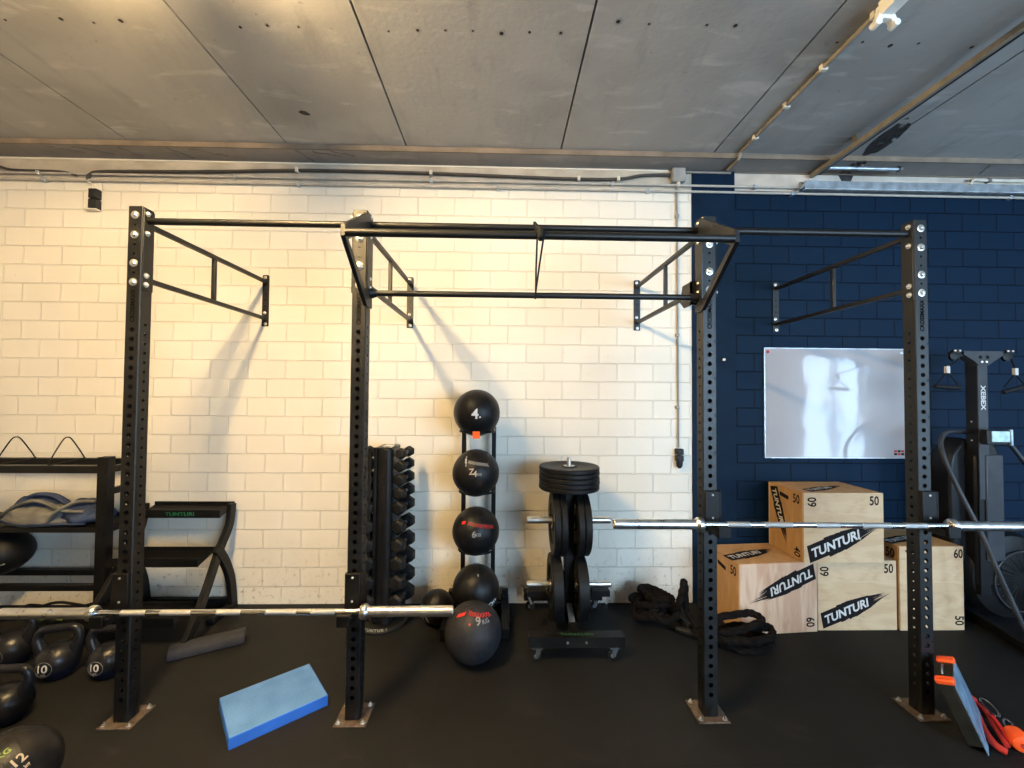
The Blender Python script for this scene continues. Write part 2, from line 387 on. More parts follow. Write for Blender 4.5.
# ------------------------------------------------------------------ the room
W = 3.458; XL, XR = -5.2, 11.2; ZC = 3.63; YL = 3.25; ZS = 3.59; CX0, CX1 = 1.578, 1.94
b = MB(); b.box(XL, XR, YB, W+.2, -.1, 0, 'rubber_floor'); struct(b.build('floor'))
b = MB(); b.box(XL, CX0, W, W+.2, 0, 3.43, 'white_brick'); struct(b.build('wall_back'))
b = MB(); b.box(CX1, XR, W, W+.2, 0, 3.43, 'blue_brick'); struct(b.build('wall_right_of_column'))
b = MB(); b.box(CX0, CX1, W-.012, W+.2, 0, ZS-.002, 'blue_paint'); struct(b.build('column'))
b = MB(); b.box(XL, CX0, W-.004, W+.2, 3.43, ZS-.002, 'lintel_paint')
b.box(XL, CX0-.2, W-.014, W-.004, 3.578, 3.588, 'white_paint'); struct(b.build('trim_1'))
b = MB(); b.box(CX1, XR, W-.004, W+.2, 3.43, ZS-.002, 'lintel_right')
b.box(CX1, XR, W-.014, W-.004, 3.577, 3.587, 'rust_strip'); struct(b.build('trim_2'))
# ceiling: prefabricated slabs with open joints, resting on a slightly lower edge beam along the wall
joints = [XL, -4.115, -2.9, -1.69, -.765, .447, 1.663, 2.88, 4.09, 5.3, 6.5, 7.7, 8.9, 10.1, XR]
b = MB(); b.box(XL, XR, YB-.2, W+.2, ZC+.03, ZC+.2, 'stain')
for i in range(len(joints)-1):
    g = .006
    b.box(joints[i]+g, joints[i+1]-g, YB, YL+.02, ZC, ZC+.03, 'concrete')
for y0 in (2.2, .7, -.8):       # rows of casting pits and filled anchor holes
    for i in range(len(joints)-1):
        for k in range(7):
            x = joints[i]+.14+k*.152+random.uniform(-.01, .01)
            if x < joints[i+1]-.1 and random.random() < .8:
                rr = random.uniform(.006, .013); y = y0+random.uniform(-.012, .012)-(.08 if joints[i] == .447 else 0)
                if random.random() < .6: b.lathe([(rr*2, 0), (rr*2, .0006)], (x, y, ZC-.0006), (0, 0, 1), 'putty', 14)
                b.lathe([(rr, 0), (rr*.9, .002)], (x, y, ZC-.0013), (0, 0, 1), 'pit', 10)
def blot(cx, cy, z, a, bb, rot, mt, seed, n=28):
    pts = []
    for k in range(n):
        t_ = 2*PI*k/n; rad = 1+.35*noise.noise(Vector((math.cos(t_)*1.5+seed, math.sin(t_)*1.5, seed)))
        x, y = math.cos(t_)*a*rad, math.sin(t_)*bb*rad
        pts.append((cx+x*math.cos(rot)-y*math.sin(rot), cy+x*math.sin(rot)+y*math.cos(rot), z))
    return pts
b.prism(blot(-1.385, 2.887, ZC-.0008, .035, .022, .5, 'stain', 2), (0, 0, 1), .0006, 'stain')
b.prism(blot(-1.31, 2.86, ZC-.0008, .012, .06, .5, 'putty', 5), (0, 0, 1), .0005, 'putty')
struct(b.build('ceiling'))
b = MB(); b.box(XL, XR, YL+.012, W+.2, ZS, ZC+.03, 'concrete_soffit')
b.box(XL, XR, YL, YL+.012, ZS-.001, ZC-.0005, 'rust_strip'); 
random.seed(3)
for (x, l, a) in [(-3.55, .25, -.5), (-3.35, .3, -.55), (-3.0, .12, -.7), (-2.62, .2, -.9), (-2.45, .3, -.6), (-1.5, .22, .4), (-1.35, .16, -.3), (-1.62, .12, 1.0), (2.82, .24, .9), (3.95, .1, .9)]:
    pts = [(x+math.cos(a)*l*k/8+random.uniform(-.012, .012), YL+.03+abs(math.sin(a))*.17*k/8+random.uniform(-.01, .01), ZS-.001) for k in range(9)]
    b.tube(pts, .003, 'crack', 5, flat=1)
struct(b.build('beam'))
b = MB(); b.box(XL-.2, XL, YB, W+.2, 0, ZC, 'plain_wall'); struct(b.build('wall_left'))
b = MB(); b.box(XR, XR+.2, YB, W+.2, 0, ZC, 'plain_wall'); struct(b.build('wall_right'))
b = MB(); xs = [XL]
for (x0, x1, z0, z1) in WINS:
    b.box(xs[-1], x0, YB-.25, YB, 0, ZC, 'plain_wall'); b.box(x0, x1, YB-.25, YB, z1, ZC, 'plain_wall')
    if z0 > .1: b.box(x0, x1, YB-.25, YB, 0, z0, 'plain_wall')
    xs.append(x1)
b.box(xs[-1], XR, YB-.25, YB, 0, ZC, 'plain_wall'); struct(b.build('wall_front'))
for i, (x0, x1, z0, z1) in enumerate(WINS):
    b = MB(); fw = .05
    for (a0, a1, c0, c1) in ((x0, x0+fw, z0, z1), (x1-fw, x1, z0, z1), (x0, x1, z0, z0+fw), (x0, x1, z1-fw, z1), ((x0+x1)/2-.05, (x0+x1)/2+.05, z0, z1)):
        b.box(a0, a1, YB-.14, YB-.07, c0, c1, 'window_frame')
    struct(b.build('door_1' if i == 1 else 'window_%d' % (i+1)))

# ------------------------------------------------------------------ services on ceiling and wall
def fixture(label, x, y0, y1, lit):
    z = 3.5
    t_ = thing('ceiling_light', label, 'light', (x, (y0+y1)/2, ZC), 'twin tube ceiling lights'); sp = .055 if lit else .045
    b = MB(); b.prism([(x-.045, y0, z+.09), (x+.045, y0, z+.09), (x+.03, y0, z+.035), (x-.03, y0, z+.035)], (0, 1, 0), y1-y0, 'fixture_white'); b.build('housing', t_)
    for yy in (y0+.25, y1-.25): b = MB(); b.cyl((x, yy, z+.09), (x, yy, ZC), .008, 'old_metal', n=8); b.build('hanger', t_)
    for ye in (y0, y1):
        b = MB(); s_ = 1 if ye == y1 else -1
        b.prism([(x-sp-.016, ye, z-.006), (x-sp+.004, ye, z-.018), (x-.018, ye, z+.020), (x+.018, ye, z+.020), (x+sp-.004, ye, z-.018), (x+sp+.016, ye, z-.006), (x+.04, ye, z+.04), (x+.03, ye, z+.09), (x-.03, ye, z+.09), (x-.04, ye, z+.04)], (0, s_, 0), .03, 'fixture_white')
        for sx in (-1, 1): b.lathe([(.017, -.006), (.017, .034), (.010, .038)], (x+sx*sp, ye, z), (0, s_, 0), 'fixture_white', 14); b.lathe([(.008, 0), (.008, .0395)], (x+sx*sp, ye, z), (0, s_, 0), 'old_metal', 10)
        b.build('lamp_holder', t_, bevel=.002)
    for sx in ((-1, 1) if lit else ()):
        b = MB(); b.cyl((x+sx*sp, y0+.006, z), (x+sx*sp, y1-.006, z), .013, 'tube_lit' if lit else 'tube_off', n=10); b.build('fluorescent_tube', t_)
    return t_
fixture('white twin lamp holder light without tubes on the ceiling beside the conduit', 1.835, .45, 1.93, False)
fixture('lit warm twin tube light just above the left of the picture', -1.47, .30, 1.72, True)
def along(name, label, cat, pts, r, mt, clips=(), clipmat='pvc_cream', group=None, n=8, axis='x'):
    t_ = thing(name, label, cat, pts[0], group)
    b = MB(); b.tube(pts, r, mt, n); b.build('tube' if 'conduit' in name or 'pipe' in name else 'run', t_)
    for c in clips:
        b = MB(); c = Vector(c); s_ = r+.006
        if axis == 'x': b.box(c.x-.012, c.x+.012, c.y-s_, c.y+s_+.004, c.z-s_, c.z+s_, clipmat)
        elif axis == 'z': b.box(c.x-s_, c.x+s_, c.y-s_, c.y+s_+.004, c.z-.012, c.z+.012, clipmat)
        else: b.box(c.x-s_, c.x+s_, c.y-.012, c.y+.012, c.z-s_, c.z+s_+.004, clipmat)
        b.build('clip', t_, bevel=.002)
    return t_
yp = W-.028
along('conduit_pipe', 'upper of the two thin conduits running along the top of the brick wall', 'conduit', [(XL+.01, yp, 3.452), (-1, yp, 3.452), (1.9, yp, 3.452), (4.2, yp, 3.452)], .010, 'conduit_paint', [(x, yp, 3.452) for x in (-3.75, -2.2, -.6, .9, 2.1)], 'galv')
along('conduit_pipe', 'lower of the two thin conduits running along the top of the brick wall', 'conduit', [(XL+.01, yp, 3.402), (1.4, yp, 3.402), (XR-.01, yp, 3.40)], .010, 'conduit_paint', [(x, yp, 3.401) for x in (-3.7, -1.68, -.05, 1.2, 2.42, 4.3)], 'galv')
along('cable', 'sagging dark cable clipped along the band above the white brick wall', 'cable', smooth_path([(-3.36, yp, 3.40), (-3.34, yp, 3.45), (-3.2, yp, 3.475), (-2.4, yp, 3.49), (-1.69, yp, 3.515), (-.75, yp, 3.515), (0, yp, 3.50), (.55, yp, 3.49), (.95, yp, 3.495), (1.15, yp, 3.53), (1.385, yp, 3.54)]), .013, 'cable_grey', [(-1.69, yp, 3.515), (-.6, yp, 3.512), (.62, yp, 3.49), (.95, yp, 3.495)])
along('cable', 'thin dark cable in the upper left corner above the brick wall', 'cable', smooth_path([(-5.1, yp, 3.56), (-4.2, yp, 3.52), (-3.95, yp, 3.475), (-3.6, yp, 3.47), (-3.45, yp, 3.44)]), .009, 'cable_grey')
along('conduit_pipe', 'cream conduit running across the ceiling to the blue column', 'conduit', [(1.858, 1.95, ZC-.014), (1.858, 3.2, ZC-.014), (1.858, 3.24, ZS-.016), (1.858, 3.40, ZS-.016)], .013, 'conduit_dull', [(1.858, y, ZC-.014) for y in (2.02, 2.36, 2.68, 3.02)], axis='y')
along('conduit_pipe', 'vertical grey conduit from the junction box down to the wall socket', 'conduit', [(1.447, W-.014, 3.47), (1.452, W-.014, 2.4), (1.458, W-.014, 1.27)], .0075, 'conduit_dull', [(1.45, W-.014, z) for z in (3.2, 2.2, 1.6)], 'pvc_grey', axis='z')
along('conduit_pipe', 'short thick conduit stub between the junction box and the blue column', 'conduit', [(1.50, yp, 3.566), (1.9, yp, 3.566)], .009, 'conduit_dull')
t_ = thing('junction_box', 'square grey junction box at the top of the white wall', 'electrical box', (1.455, W, 3.5))
b = MB(); b.box(1.395, 1.505, W-.06, W-.004, 3.475, 3.588, 'pvc_grey'); b.build('box', t_, bevel=.006)
b = MB(); b.box(1.401, 1.499, W-.066, W-.06, 3.481, 3.582, 'pvc_grey'); b.build('lid', t_, bevel=.003)
b = MB(); b.cyl((1.455, W-.03, 3.475), (1.455, W-.03, 3.44), .016, 'pvc_cream', n=12); b.build('gland', t_)
def socket(name, label, x, z0, z1, w):
    t_ = thing(name, label, 'electrical box', (x, W, z0)); zm = (z0+z1)/2
    for (a, c) in ((z0, zm-.003), (zm+.003, z1)):
        b = MB(); b.box(x-w/2, x+w/2, W-.055, W-.001, a, c, 'switch_grey'); b.build('housing', t_, bevel=.005)
        b = MB(); b.box(x-w*.35, x+w*.35, W-.061, W-.055, a+.015, c-.015, 'switch_grey'); b.build('rocker', t_, bevel=.002)
    return t_
socket('wall_socket', 'black double socket box at the lower end of the vertical conduit', 1.459, 1.16, 1.262, .055)
s_ = bpy.data.objects['wall_socket']; b = MB(); b.lathe([(.025, 0), (.026, .03), (.02, .05), (.010, .062)], (1.459, W-.03, 1.165), (0, 0, -1), 'switch_grey', 16); b.build('plug', s_)
socket('wall_switch', 'dark double switch box high on the white wall near the left edge', -3.30, 3.165, 3.325, .062)
s_ = bpy.data.objects['wall_switch']; b = MB(); b.tube(smooth_path([(-3.325, yp, 3.315), (-3.32, yp, 3.36), (-3.36, yp, 3.39)]), .009, 'pvc_cream', 8); b.build('conduit_stub', s_)
b = MB(); b.box(-3.37, -3.27, W-.05, W-.001, 3.155, 3.165, 'pvc_cream'); b.build('bracket', s_)
# galvanised tray, rail and stub by the blue wall
t_ = thing('cable_tray', 'long galvanised cable tray along the top of the blue wall', 'cable tray', (2.5, W, 3.45))
b = MB(); b.prism([(2.50, W-.07, 3.425), (2.50, W-.005, 3.425), (2.50, W-.005, 3.505), (2.50, W-.022, 3.505), (2.50, W-.022, 3.475), (2.50, W-.055, 3.475), (2.50, W-.055, 3.495), (2.50, W-.07, 3.495)], (1, 0, 0), XR-.05-2.5, 'galv'); b.build('channel', t_, bevel=.002)
b = MB(); b.prism([(2.46, W-.075, 3.42), (2.46, W-.003, 3.42), (2.60, W-.003, 3.50), (2.60, W-.075, 3.50)], (0, 0, 1), .012, 'galv'); b.build('end_bracket', t_)
t_ = thing('ceiling_rail', 'long steel strut rail under the ceiling ending above the blue wall', 'rail', (2.6, 3.4, 3.55))
b = MB(); b.box(2.575, 2.600, -2.9, 3.43, 3.535, 3.575, 'conduit_dull'); b.build('rail_bar', t_, bevel=.003)
b = MB(); b.box(2.610, 2.632, -2.9, 3.40, 3.545, 3.580, 'dark_steel'); b.build('lower_bar', t_, bevel=.003)
for y in (-1.5, 0, 1.6, 3.0):
    b = MB(); b.box(2.585, 2.622, y-.02, y+.02, 3.56, ZC, 'old_metal'); b.build('hanger', t_)
t_ = thing('pipe_stub', 'short capped metal pipe under the beam beside the ceiling rail', 'pipe', (2.7, 3.32, 3.56))
b = MB(); b.cyl((2.64, 3.32, 3.565), (3.235, 3.32, 3.565), .014, 'galv', n=14); b.build('pipe', t_)
b = MB(); b.cyl((3.225, 3.32, 3.565), (3.25, 3.32, 3.565), .024, 'old_metal', n=14); b.build('cap', t_)
b = MB(); b.box(2.9, 2.93, 3.30, 3.34, 3.565, ZS, 'old_metal'); b.build('bracket', t_)
along('cable', 'short pale cable hooked over the cable tray near the right edge', 'cable', smooth_path([(3.9, yp-.05, 3.48), (3.95, yp-.04, 3.53), (4.1, yp, 3.545), (5.5, yp, 3.54)]), .010, 'pvc_cream', [(4.12, yp, 3.545)], 'old_metal')
b = MB(); b.prism(blot(2.86, 3.03, ZC-.0012, .075, .24, -.22, 'stain', 9), (0, 0, 1), .0010, 'soot'); b.prism(blot(2.88, 3.36, ZS-.0014, .07, .10, 0, 'stain', 4), (0, 0, 1), .0010, 'soot'); o = b.build('soot_stain', bpy.data.objects['ceiling'])
b = MB(); b.prism([(2.83, W-.0055, 3.585), (2.97, W-.0055, 3.585), (2.93, W-.0055, 3.50), (2.89, W-.0055, 3.48)], (0, -1, 0), .0008, 'stain'); b.build('soot_stain', bpy.data.objects['trim_2'])
# whiteboard
t_ = thing('whiteboard', 'shiny blank whiteboard screwed to the blue brick wall', 'whiteboard', (2.78, W, 1.19))
b = MB(); b.box(2.182, 3.376, W-.014, W-.001, 1.192, 2.100, 'whiteboard'); b.build('board', t_, bevel=.001)
b = MB()
for (x0, x1, z0, z1) in ((2.179, 3.38, 1.188, 1.193), (2.179, 3.38, 2.099, 2.104), (2.179, 2.184, 1.188, 2.104), (3.375, 3.38, 1.188, 2.104)): b.box(x0, x1, W-.018, W-.001, z0, z1, 'galv')
b.build('frame', t_)
for i in range(2):
    b = MB(); b.lathe([(.013, 0), (.013, .004), (.006, .007)], (2.21 if i == 0 else 3.35, W-.014, 2.07), (0, -1, 0), 'red_rubber' if i == 0 else 'galv', 14); b.build('screw', t_)
b = MB(); random.seed(5)
for r_ in range(2):
    for k in range(3): b.box(3.275+k*.03, 3.30+k*.03, W-.0150, W-.0145, 1.215+r_*.024, 1.233+r_*.024, 'red_rubber' if (k+r_) % 2 else 'black_print')
b.build('sticker', t_)
b = MB(); b.lathe([(.012, 0), (.012, .012), (.006, .016)], (1.84, W-.012, 2.40-.4), (0, -1, 0), 'white_paint', 12); tag(b.build('wall_hook', loc=(1.84, W-.012, 2.0)), 'tiny white screw hook on the blue column beside the whiteboard', 'hook')

# ------------------------------------------------------------------ pull-up rig
HU = 2.672; S_ = .075; Y0 = 2.23; UX = [-1.9725, -.80, 1.077, 2.25]
rig = thing('pull_up_rig', 'black steel four-post pull-up rig bolted to the brick wall', 'pull-up rig', (.14, 2.27, 0))
def bolt(b, p, ax, r=.014):
    b.lathe([(r*1.45, 0), (r*1.45, .003), (r*1.2, .004)], p, ax, 'zinc', 16)
    b.lathe([(r, .003), (r, .008), (r*.6, .013), (0, .014)], p, ax, 'zinc', 12)
bz = [2.625, 2.52, 2.37, 2.27]; 
for i, x0 in enumerate(UX):
    x1 = x0+S_; y1 = Y0+S_
    hf = [(2.02-.05*k, .0125) for k in range(39)]+[(z, .0055) for z in (2.573, 2.47, 2.42, 2.32)]
    hs = [(2.05-.05*k, .0085) for k in range(39)]+[(z, .006) for z in (2.57, 2.47, 2.42, 2.37)]
    b = MB(); c = .004; k = .010
    # four perforated faces inset from rounded corners, inner skin dark
    b.plate_holes((x0+c, Y0, 0), (1, 0, 0), (0, 0, 1), S_-2*c, HU, hf, 'black_steel')
    b.plate_holes((x1-c, y1, 0), (-1, 0, 0), (0, 0, 1), S_-2*c, HU, hf, 'black_steel')
    b.plate_holes((x1, Y0+c, 0), (0, 1, 0), (0, 0, 1), S_-2*c, HU, hs, 'black_steel')
    b.plate_holes((x0, y1-c, 0), (0, -1, 0), (0, 0, 1), S_-2*c, HU, hs, 'black_steel')
    for (pa, pb) in (((x0, Y0+c), (x0+c, Y0)), ((x1-c, Y0), (x1, Y0+c)), ((x1, y1-c), (x1-c, y1)), ((x0+c, y1), (x0, y1-c))):
        b.add([(pa[0], pa[1], 0), (pb[0], pb[1], 0), (pb[0], pb[1], HU), (pa[0], pa[1], HU)], [(0, 1, 2, 3)], 'black_steel')
    b.add([(x0+c, Y0, HU), (x1-c, Y0, HU), (x1, Y0+c, HU), (x1, y1-c, HU), (x1-c, y1, HU), (x0+c, y1, HU), (x0, y1-c, HU), (x0, Y0+c, HU)], [tuple(range(8))], 'black_steel')
    b.text('CROSSMAXX', (x0+S_/2, Y0, 2.145), (0, 0, 1), (-1, 0, 0), .024, 'dark_letter', bold=.03, sx=.92)
    for q in range(9):
        b.text(str(42-q*4), (x0+S_-.010, Y0, 1.99-q*.20), (0, 0, 1), (-1, 0, 0), .009, 'dark_letter', bold=.02)
    b.keep = 1
    up_ = b.build('upright', rig)
    b = MB(); b.prism([(x0-.045, Y0-.04, 0), (x1+.045, Y0-.04, 0), (x1+.045, y1+.05, 0), (x0-.045, y1+.05, 0)], (0, 0, 1), .008, 'plate_steel'); b.build('base_plate', up_, bevel=.002)
    for (px, py) in ((x0-.025, Y0-.02), (x1+.025, Y0-.02), (x1+.025, y1+.03), (x0-.025, y1+.03)):
        b = MB(); b.lathe([(.013, 0), (.013, .002), (.009, .0025), (.009, .010), (.004, .011), (.004, .018)], (px, py, .008), (0, 0, 1), 'satin_steel', 6); b.build('anchor_bolt', up_)
    for z in bz:
        if (i == 2 and z == 2.625): continue
        b = MB(); bolt(b, (x0+S_/2, Y0-.0002, z), (0, -1, 0)); b.build('bolt', up_)
def side_plate(xf, sgn, z0, z1, nm='side_plate'):
    b = MB(); th = .006; n = 8
    pts = [(xf, Y0+.004, z0), (xf, Y0+S_-.004, z0), (xf, Y0+S_-.004, z1), (xf, Y0+.004, z1)]
    b.prism(pts, (sgn, 0, 0), th, 'black_steel'); o = b.build(nm, rig, bevel=.002)
    for z in (2.64, 2.535, 2.31, 2.262):
        if z0 < z < z1:
            b = MB(); bolt(b, (xf+sgn*th, Y0+.025, z), (sgn, 0, 0), .010); b.build('bolt', o)
    return xf+sgn*th
ends = {}
for i, x0 in enumerate(UX):
    if i != 3: ends[(i, 1)] = side_plate(x0+S_, 1, 2.23, 2.662)
    if i != 0: ends[(i, -1)] = side_plate(x0, -1, 2.23, 2.662)
YM = Y0+S_/2
def hbar(xa, xb, y, z, r=.018, nm='pull_up_bar'):
    b = MB(); b.cyl((xa, y, z), (xb, y, z), r, 'black_steel', n=20); o = b.build(nm, rig); return o
hbar(ends[(0, 1)], ends[(1, -1)], YM, 2.606); hbar(ends[(1, 1)], ends[(2, -1)], YM, 2.606); hbar(ends[(2, 1)], ends[(3, -1)], YM, 2.606)
hbar(ends[(1, 1)], ends[(2, -1)], YM, 2.236, .016, 'lower_bar')
YT, ZT = 1.90, 2.424
hbar(UX[1]+S_+.012, UX[2]-.012, YT, ZT, .018, 'front_pull_up_bar')
b = MB(); b.box(.75, 1.06, YT-.0184, YT+.0184, ZT-.0184, ZT-.018, 'dark_steel')
for (xf, sgn) in ((UX[1]+S_+.007, 1), (UX[2]-.007, -1)):
    o = thing('x', 'x', 'x') if False else None
    b = MB(); X0 = xf
    A = (X0, Y0+.06, 2.655); B = (X0, Y0-.01, 2.655); T1 = (X0, YT-.012, ZT+.035); T2 = (X0, YT-.016, ZT-.018); D = (X0, Y0+.0, 2.155); E = (X0, Y0+.06, 2.155)
    # plate with a triangular opening: top web, upright strip, strut
    b.prism([A, B, T1, T2, (X0, YT+.03, ZT-.02), (X0, Y0-.02, 2.565), (X0, Y0+.06, 2.565)], (sgn, 0, 0), .006, 'black_steel')
    b.prism([(X0, Y0+.03, 2.565), (X0, Y0-.02, 2.565), (X0, Y0-.02, 2.20), (X0, Y0+.0, 2.155), (X0, Y0+.06, 2.155), (X0, Y0+.06, 2.565)], (sgn, 0, 0), .006, 'black_steel')
    b.prism([T2, (X0, YT+.03, ZT-.02), (X0, Y0-.02, 2.21), (X0, Y0+.0, 2.155), (X0, Y0-.018, 2.155)], (sgn, 0, 0), .006, 'black_steel')
    # folded flanges along the outer edges
    b.prism([B, T1, (X0, YT-.012, ZT+.029), (X0, Y0-.01, 2.649)], (-sgn, 0, 0), .014, 'black_steel')
    b.prism([T2, (X0, Y0-.018, 2.155), (X0, Y0-.012, 2.155), (X0, YT-.016, ZT-.02)], (-sgn, 0, 0), .014, 'black_steel')
    b.prism([T1, T2, (X0, YT-.016, ZT-.02), (X0, YT-.006, ZT+.035)], (-sgn, 0, 0), .014, 'black_steel')
    g_ = b.build('gusset', rig)
    if sgn < 0:
        b = MB(); b.prism([(X0-.03, Y0+.05, 2.33), (X0-.03, Y0+.17, 2.33), (X0-.03, Y0+.20, 2.24), (X0-.03, Y0+.15, 2.20), (X0-.03, Y0+.05, 2.20)], (1, 0, 0), .006, 'black_steel'); b.box(X0-.03, X0, Y0+.05, Y0+.07, 2.20, 2.33, 'black_steel'); b.build('corner_plate', rig)
    b = MB(); b.cyl((X0+sgn*.006, YM, 2.236), (X0+sgn*.04, YM, 2.236), .030, 'black_steel', r1=.02, n=20); b.build('collar', g_)
for i, x0 in enumerate(UX):
    xc = x0+S_/2; o = None
    b = MB(); b.prism([(xc-.026, W-.008, 2.236), (xc+.026, W-.008, 2.236), (xc+.026, W-.008, 2.648), (xc+.018, W-.008, 2.656), (xc-.018, W-.008, 2.656), (xc-.026, W-.008, 2.648)], (0, 1, 0), .0075, 'black_steel')
    for z in (2.29, 2.40, 2.45, 2.50, 2.60): b.lathe([(.007, 0), (.007, .0005)], (xc, W-.0081, z), (0, -1, 0), 'hole_black', 10)
    wb = b.build('wall_plate', rig, bevel=.002)
    for z in (2.635, 2.345, 2.255):
        b = MB(); bolt(b, (xc+(.004 if z == 2.255 else -.004), W-.008, z), (0, -1, 0), .009); b.build('bolt', wb)
    b = MB()
    for z in (2.600, 2.300):
        b.bar((xc, Y0+S_, z), (xc, W-.008, z), .026, .026, 'black_steel', side=(1, 0, 0))
    b.bar((xc, 2.84, 2.313), (xc, 2.84, 2.587), .024, .024, 'black_steel', side=(1, 0, 0))
    b.build('wall_bracket', rig, bevel=.003)

# J-hooks carrying the bars
def jhook(label, i, zb, side):
    x0 = UX[i]; xc = x0+S_/2; yb = 2.13
    t_ = thing('barbell_hook', label, 'barbell hook', (xc, Y0, zb), 'hooks holding the barbells on the rig posts')
    b = MB(); w = .040
    b.box(xc-w, xc+w, Y0-.026, Y0-.002, zb-.05, zb+.155, 'dark_steel')
    b.build('back_plate', t_, bevel=.004)
    b = MB(); sx = xc+side*w
    b.prism([(sx, Y0-.026, zb-.05), (sx, Y0+S_-.005, zb-.05), (sx, Y0+S_-.005, zb+.12), (sx, Y0+.02, zb+.155), (sx, Y0-.026, zb+.155)], (side, 0, 0), .006, 'dark_steel'); b.build('side_plate', t_)
    b = MB(); b.box(xc-w*.8, xc+w*.8, yb-.045, Y0-.02, zb-.052, zb-.018, 'dark_steel'); b.box(xc-w*.8, xc+w*.8, yb-.05, yb-.032, zb-.052, zb+.004, 'dark_steel'); b.build('cradle', t_, bevel=.003)
    for z in (zb+.135, zb+.015):
        b = MB(); b.lathe([(.006, 0), (.006, .003), (.003, .005)], (xc, Y0-.026, z), (0, -1, 0), 'zinc', 10); b.build('rivet', t_)
ZB1, ZB2 = .612, 1.040
jhook('hook holding the left end of the low barbell on the far left post', 0, ZB1, -1)
jhook('hook holding the right end of the low barbell, second post from left', 1, ZB1, 1)
jhook('hook holding the left end of the high barbell beside the blue wall edge', 2, ZB2, 1)
jhook('hook holding the right end of the high barbell on the far right post', 3, ZB2, 1)

def barbell(label, xc, z, y=2.13, rot=0.):
    t_ = thing('barbell', label, 'barbell', (xc, y, z), 'chrome barbells racked on the rig', local=True)
    b = MB()
    b.cyl((-.655, 0, 0), (.655, 0, 0), .014, 'chrome', n=20)
    for (a, c) in ((-.52, -.40), (-.33, -.18), (-.06, .06), (.18, .33), (.40, .52)): b.ring(.0138, .0144, 0, c-a, (a, 0, 0), (1, 0, 0), 'knurled', 20)
    b.build('shaft', t_)
    for s_ in (-1, 1):
        b = MB(); b.lathe([(.0145, .64), (.031, .642), (.036, .652), (.036, .668), (.030, .675), (.025, .682), (.025, 1.096), (.022, 1.10), (.017, 1.10), (.017, 1.094), (0, 1.094)], (0, 0, 0), (s_, 0, 0), 'satin_steel', 28); sl = b.build('sleeve', t_)
        b = MB(); b.lathe([(.0145, .634), (.022, .634), (.022, .6425)], (0, 0, 0), (s_, 0, 0), 'dark_chrome', 24); b.build('bushing', sl)
    t_.rotation_euler = (0, rot, 0); return t_
barbell('chrome barbell racked low across the two left posts', -1.335, ZB1, rot=-.002)
barbell('chrome barbell racked high in front of the wooden boxes', 1.668, ZB2, rot=.006)

# strap knotted round the two top bars and looped to the lower bar
t_ = thing('resistance_band', 'thin dark band knotted on the top bars and looped to the lower bar', 'resistance band', (.18, YT, ZT))
b = MB(); xb = .170
b.tube(smooth_path([(xb, YM+.022, 2.60), (xb, YM, 2.634), (xb, YM-.03, 2.62), (xb-.006, YT+.03, 2.47), (xb-.004, YT-.022, 2.44), (xb-.002, YT, 2.41), (xb, YT+.03, 2.44), (xb, YM-.02, 2.585), (xb, YM+.015, 2.588)], 4, True), .006, 'rubber_matt', 6, closed=True, flat=1.6)
b.build('band', t_)
b = MB(); b.tube([(xb-.017, YT-.022, ZT), (xb-.006, YT+.18, 2.325), (xb+.006, YM-.022, 2.24), (xb+.006, YM-.01, 2.216), (xb+.006, YM+.012, 2.22), (xb+.008, YM+.01, 2.25), (xb+.010, YT+.18, 2.34), (xb+.014, YT-.022, ZT)], .0045, 'rubber_matt', 6, closed=True); b.build('loop', t_)
b = MB(); b.add(*(lambda n: ([Vector((xb+math.cos(a)*.021*math.cos(p), YT-.012+math.sin(a)*.03*math.cos(p), ZT+.004+.034*math.sin(p)))*1 for p in [(-PI/2)+PI*j/6 for j in range(7)] for a in [2*PI*i/10 for i in range(10)]], [(j*10+i, j*10+(i+1) % 10, (j+1)*10+(i+1) % 10, (j+1)*10+i) for j in range(6) for i in range(10)]))(0), 'rubber_matt'); b.build('knot', t_)

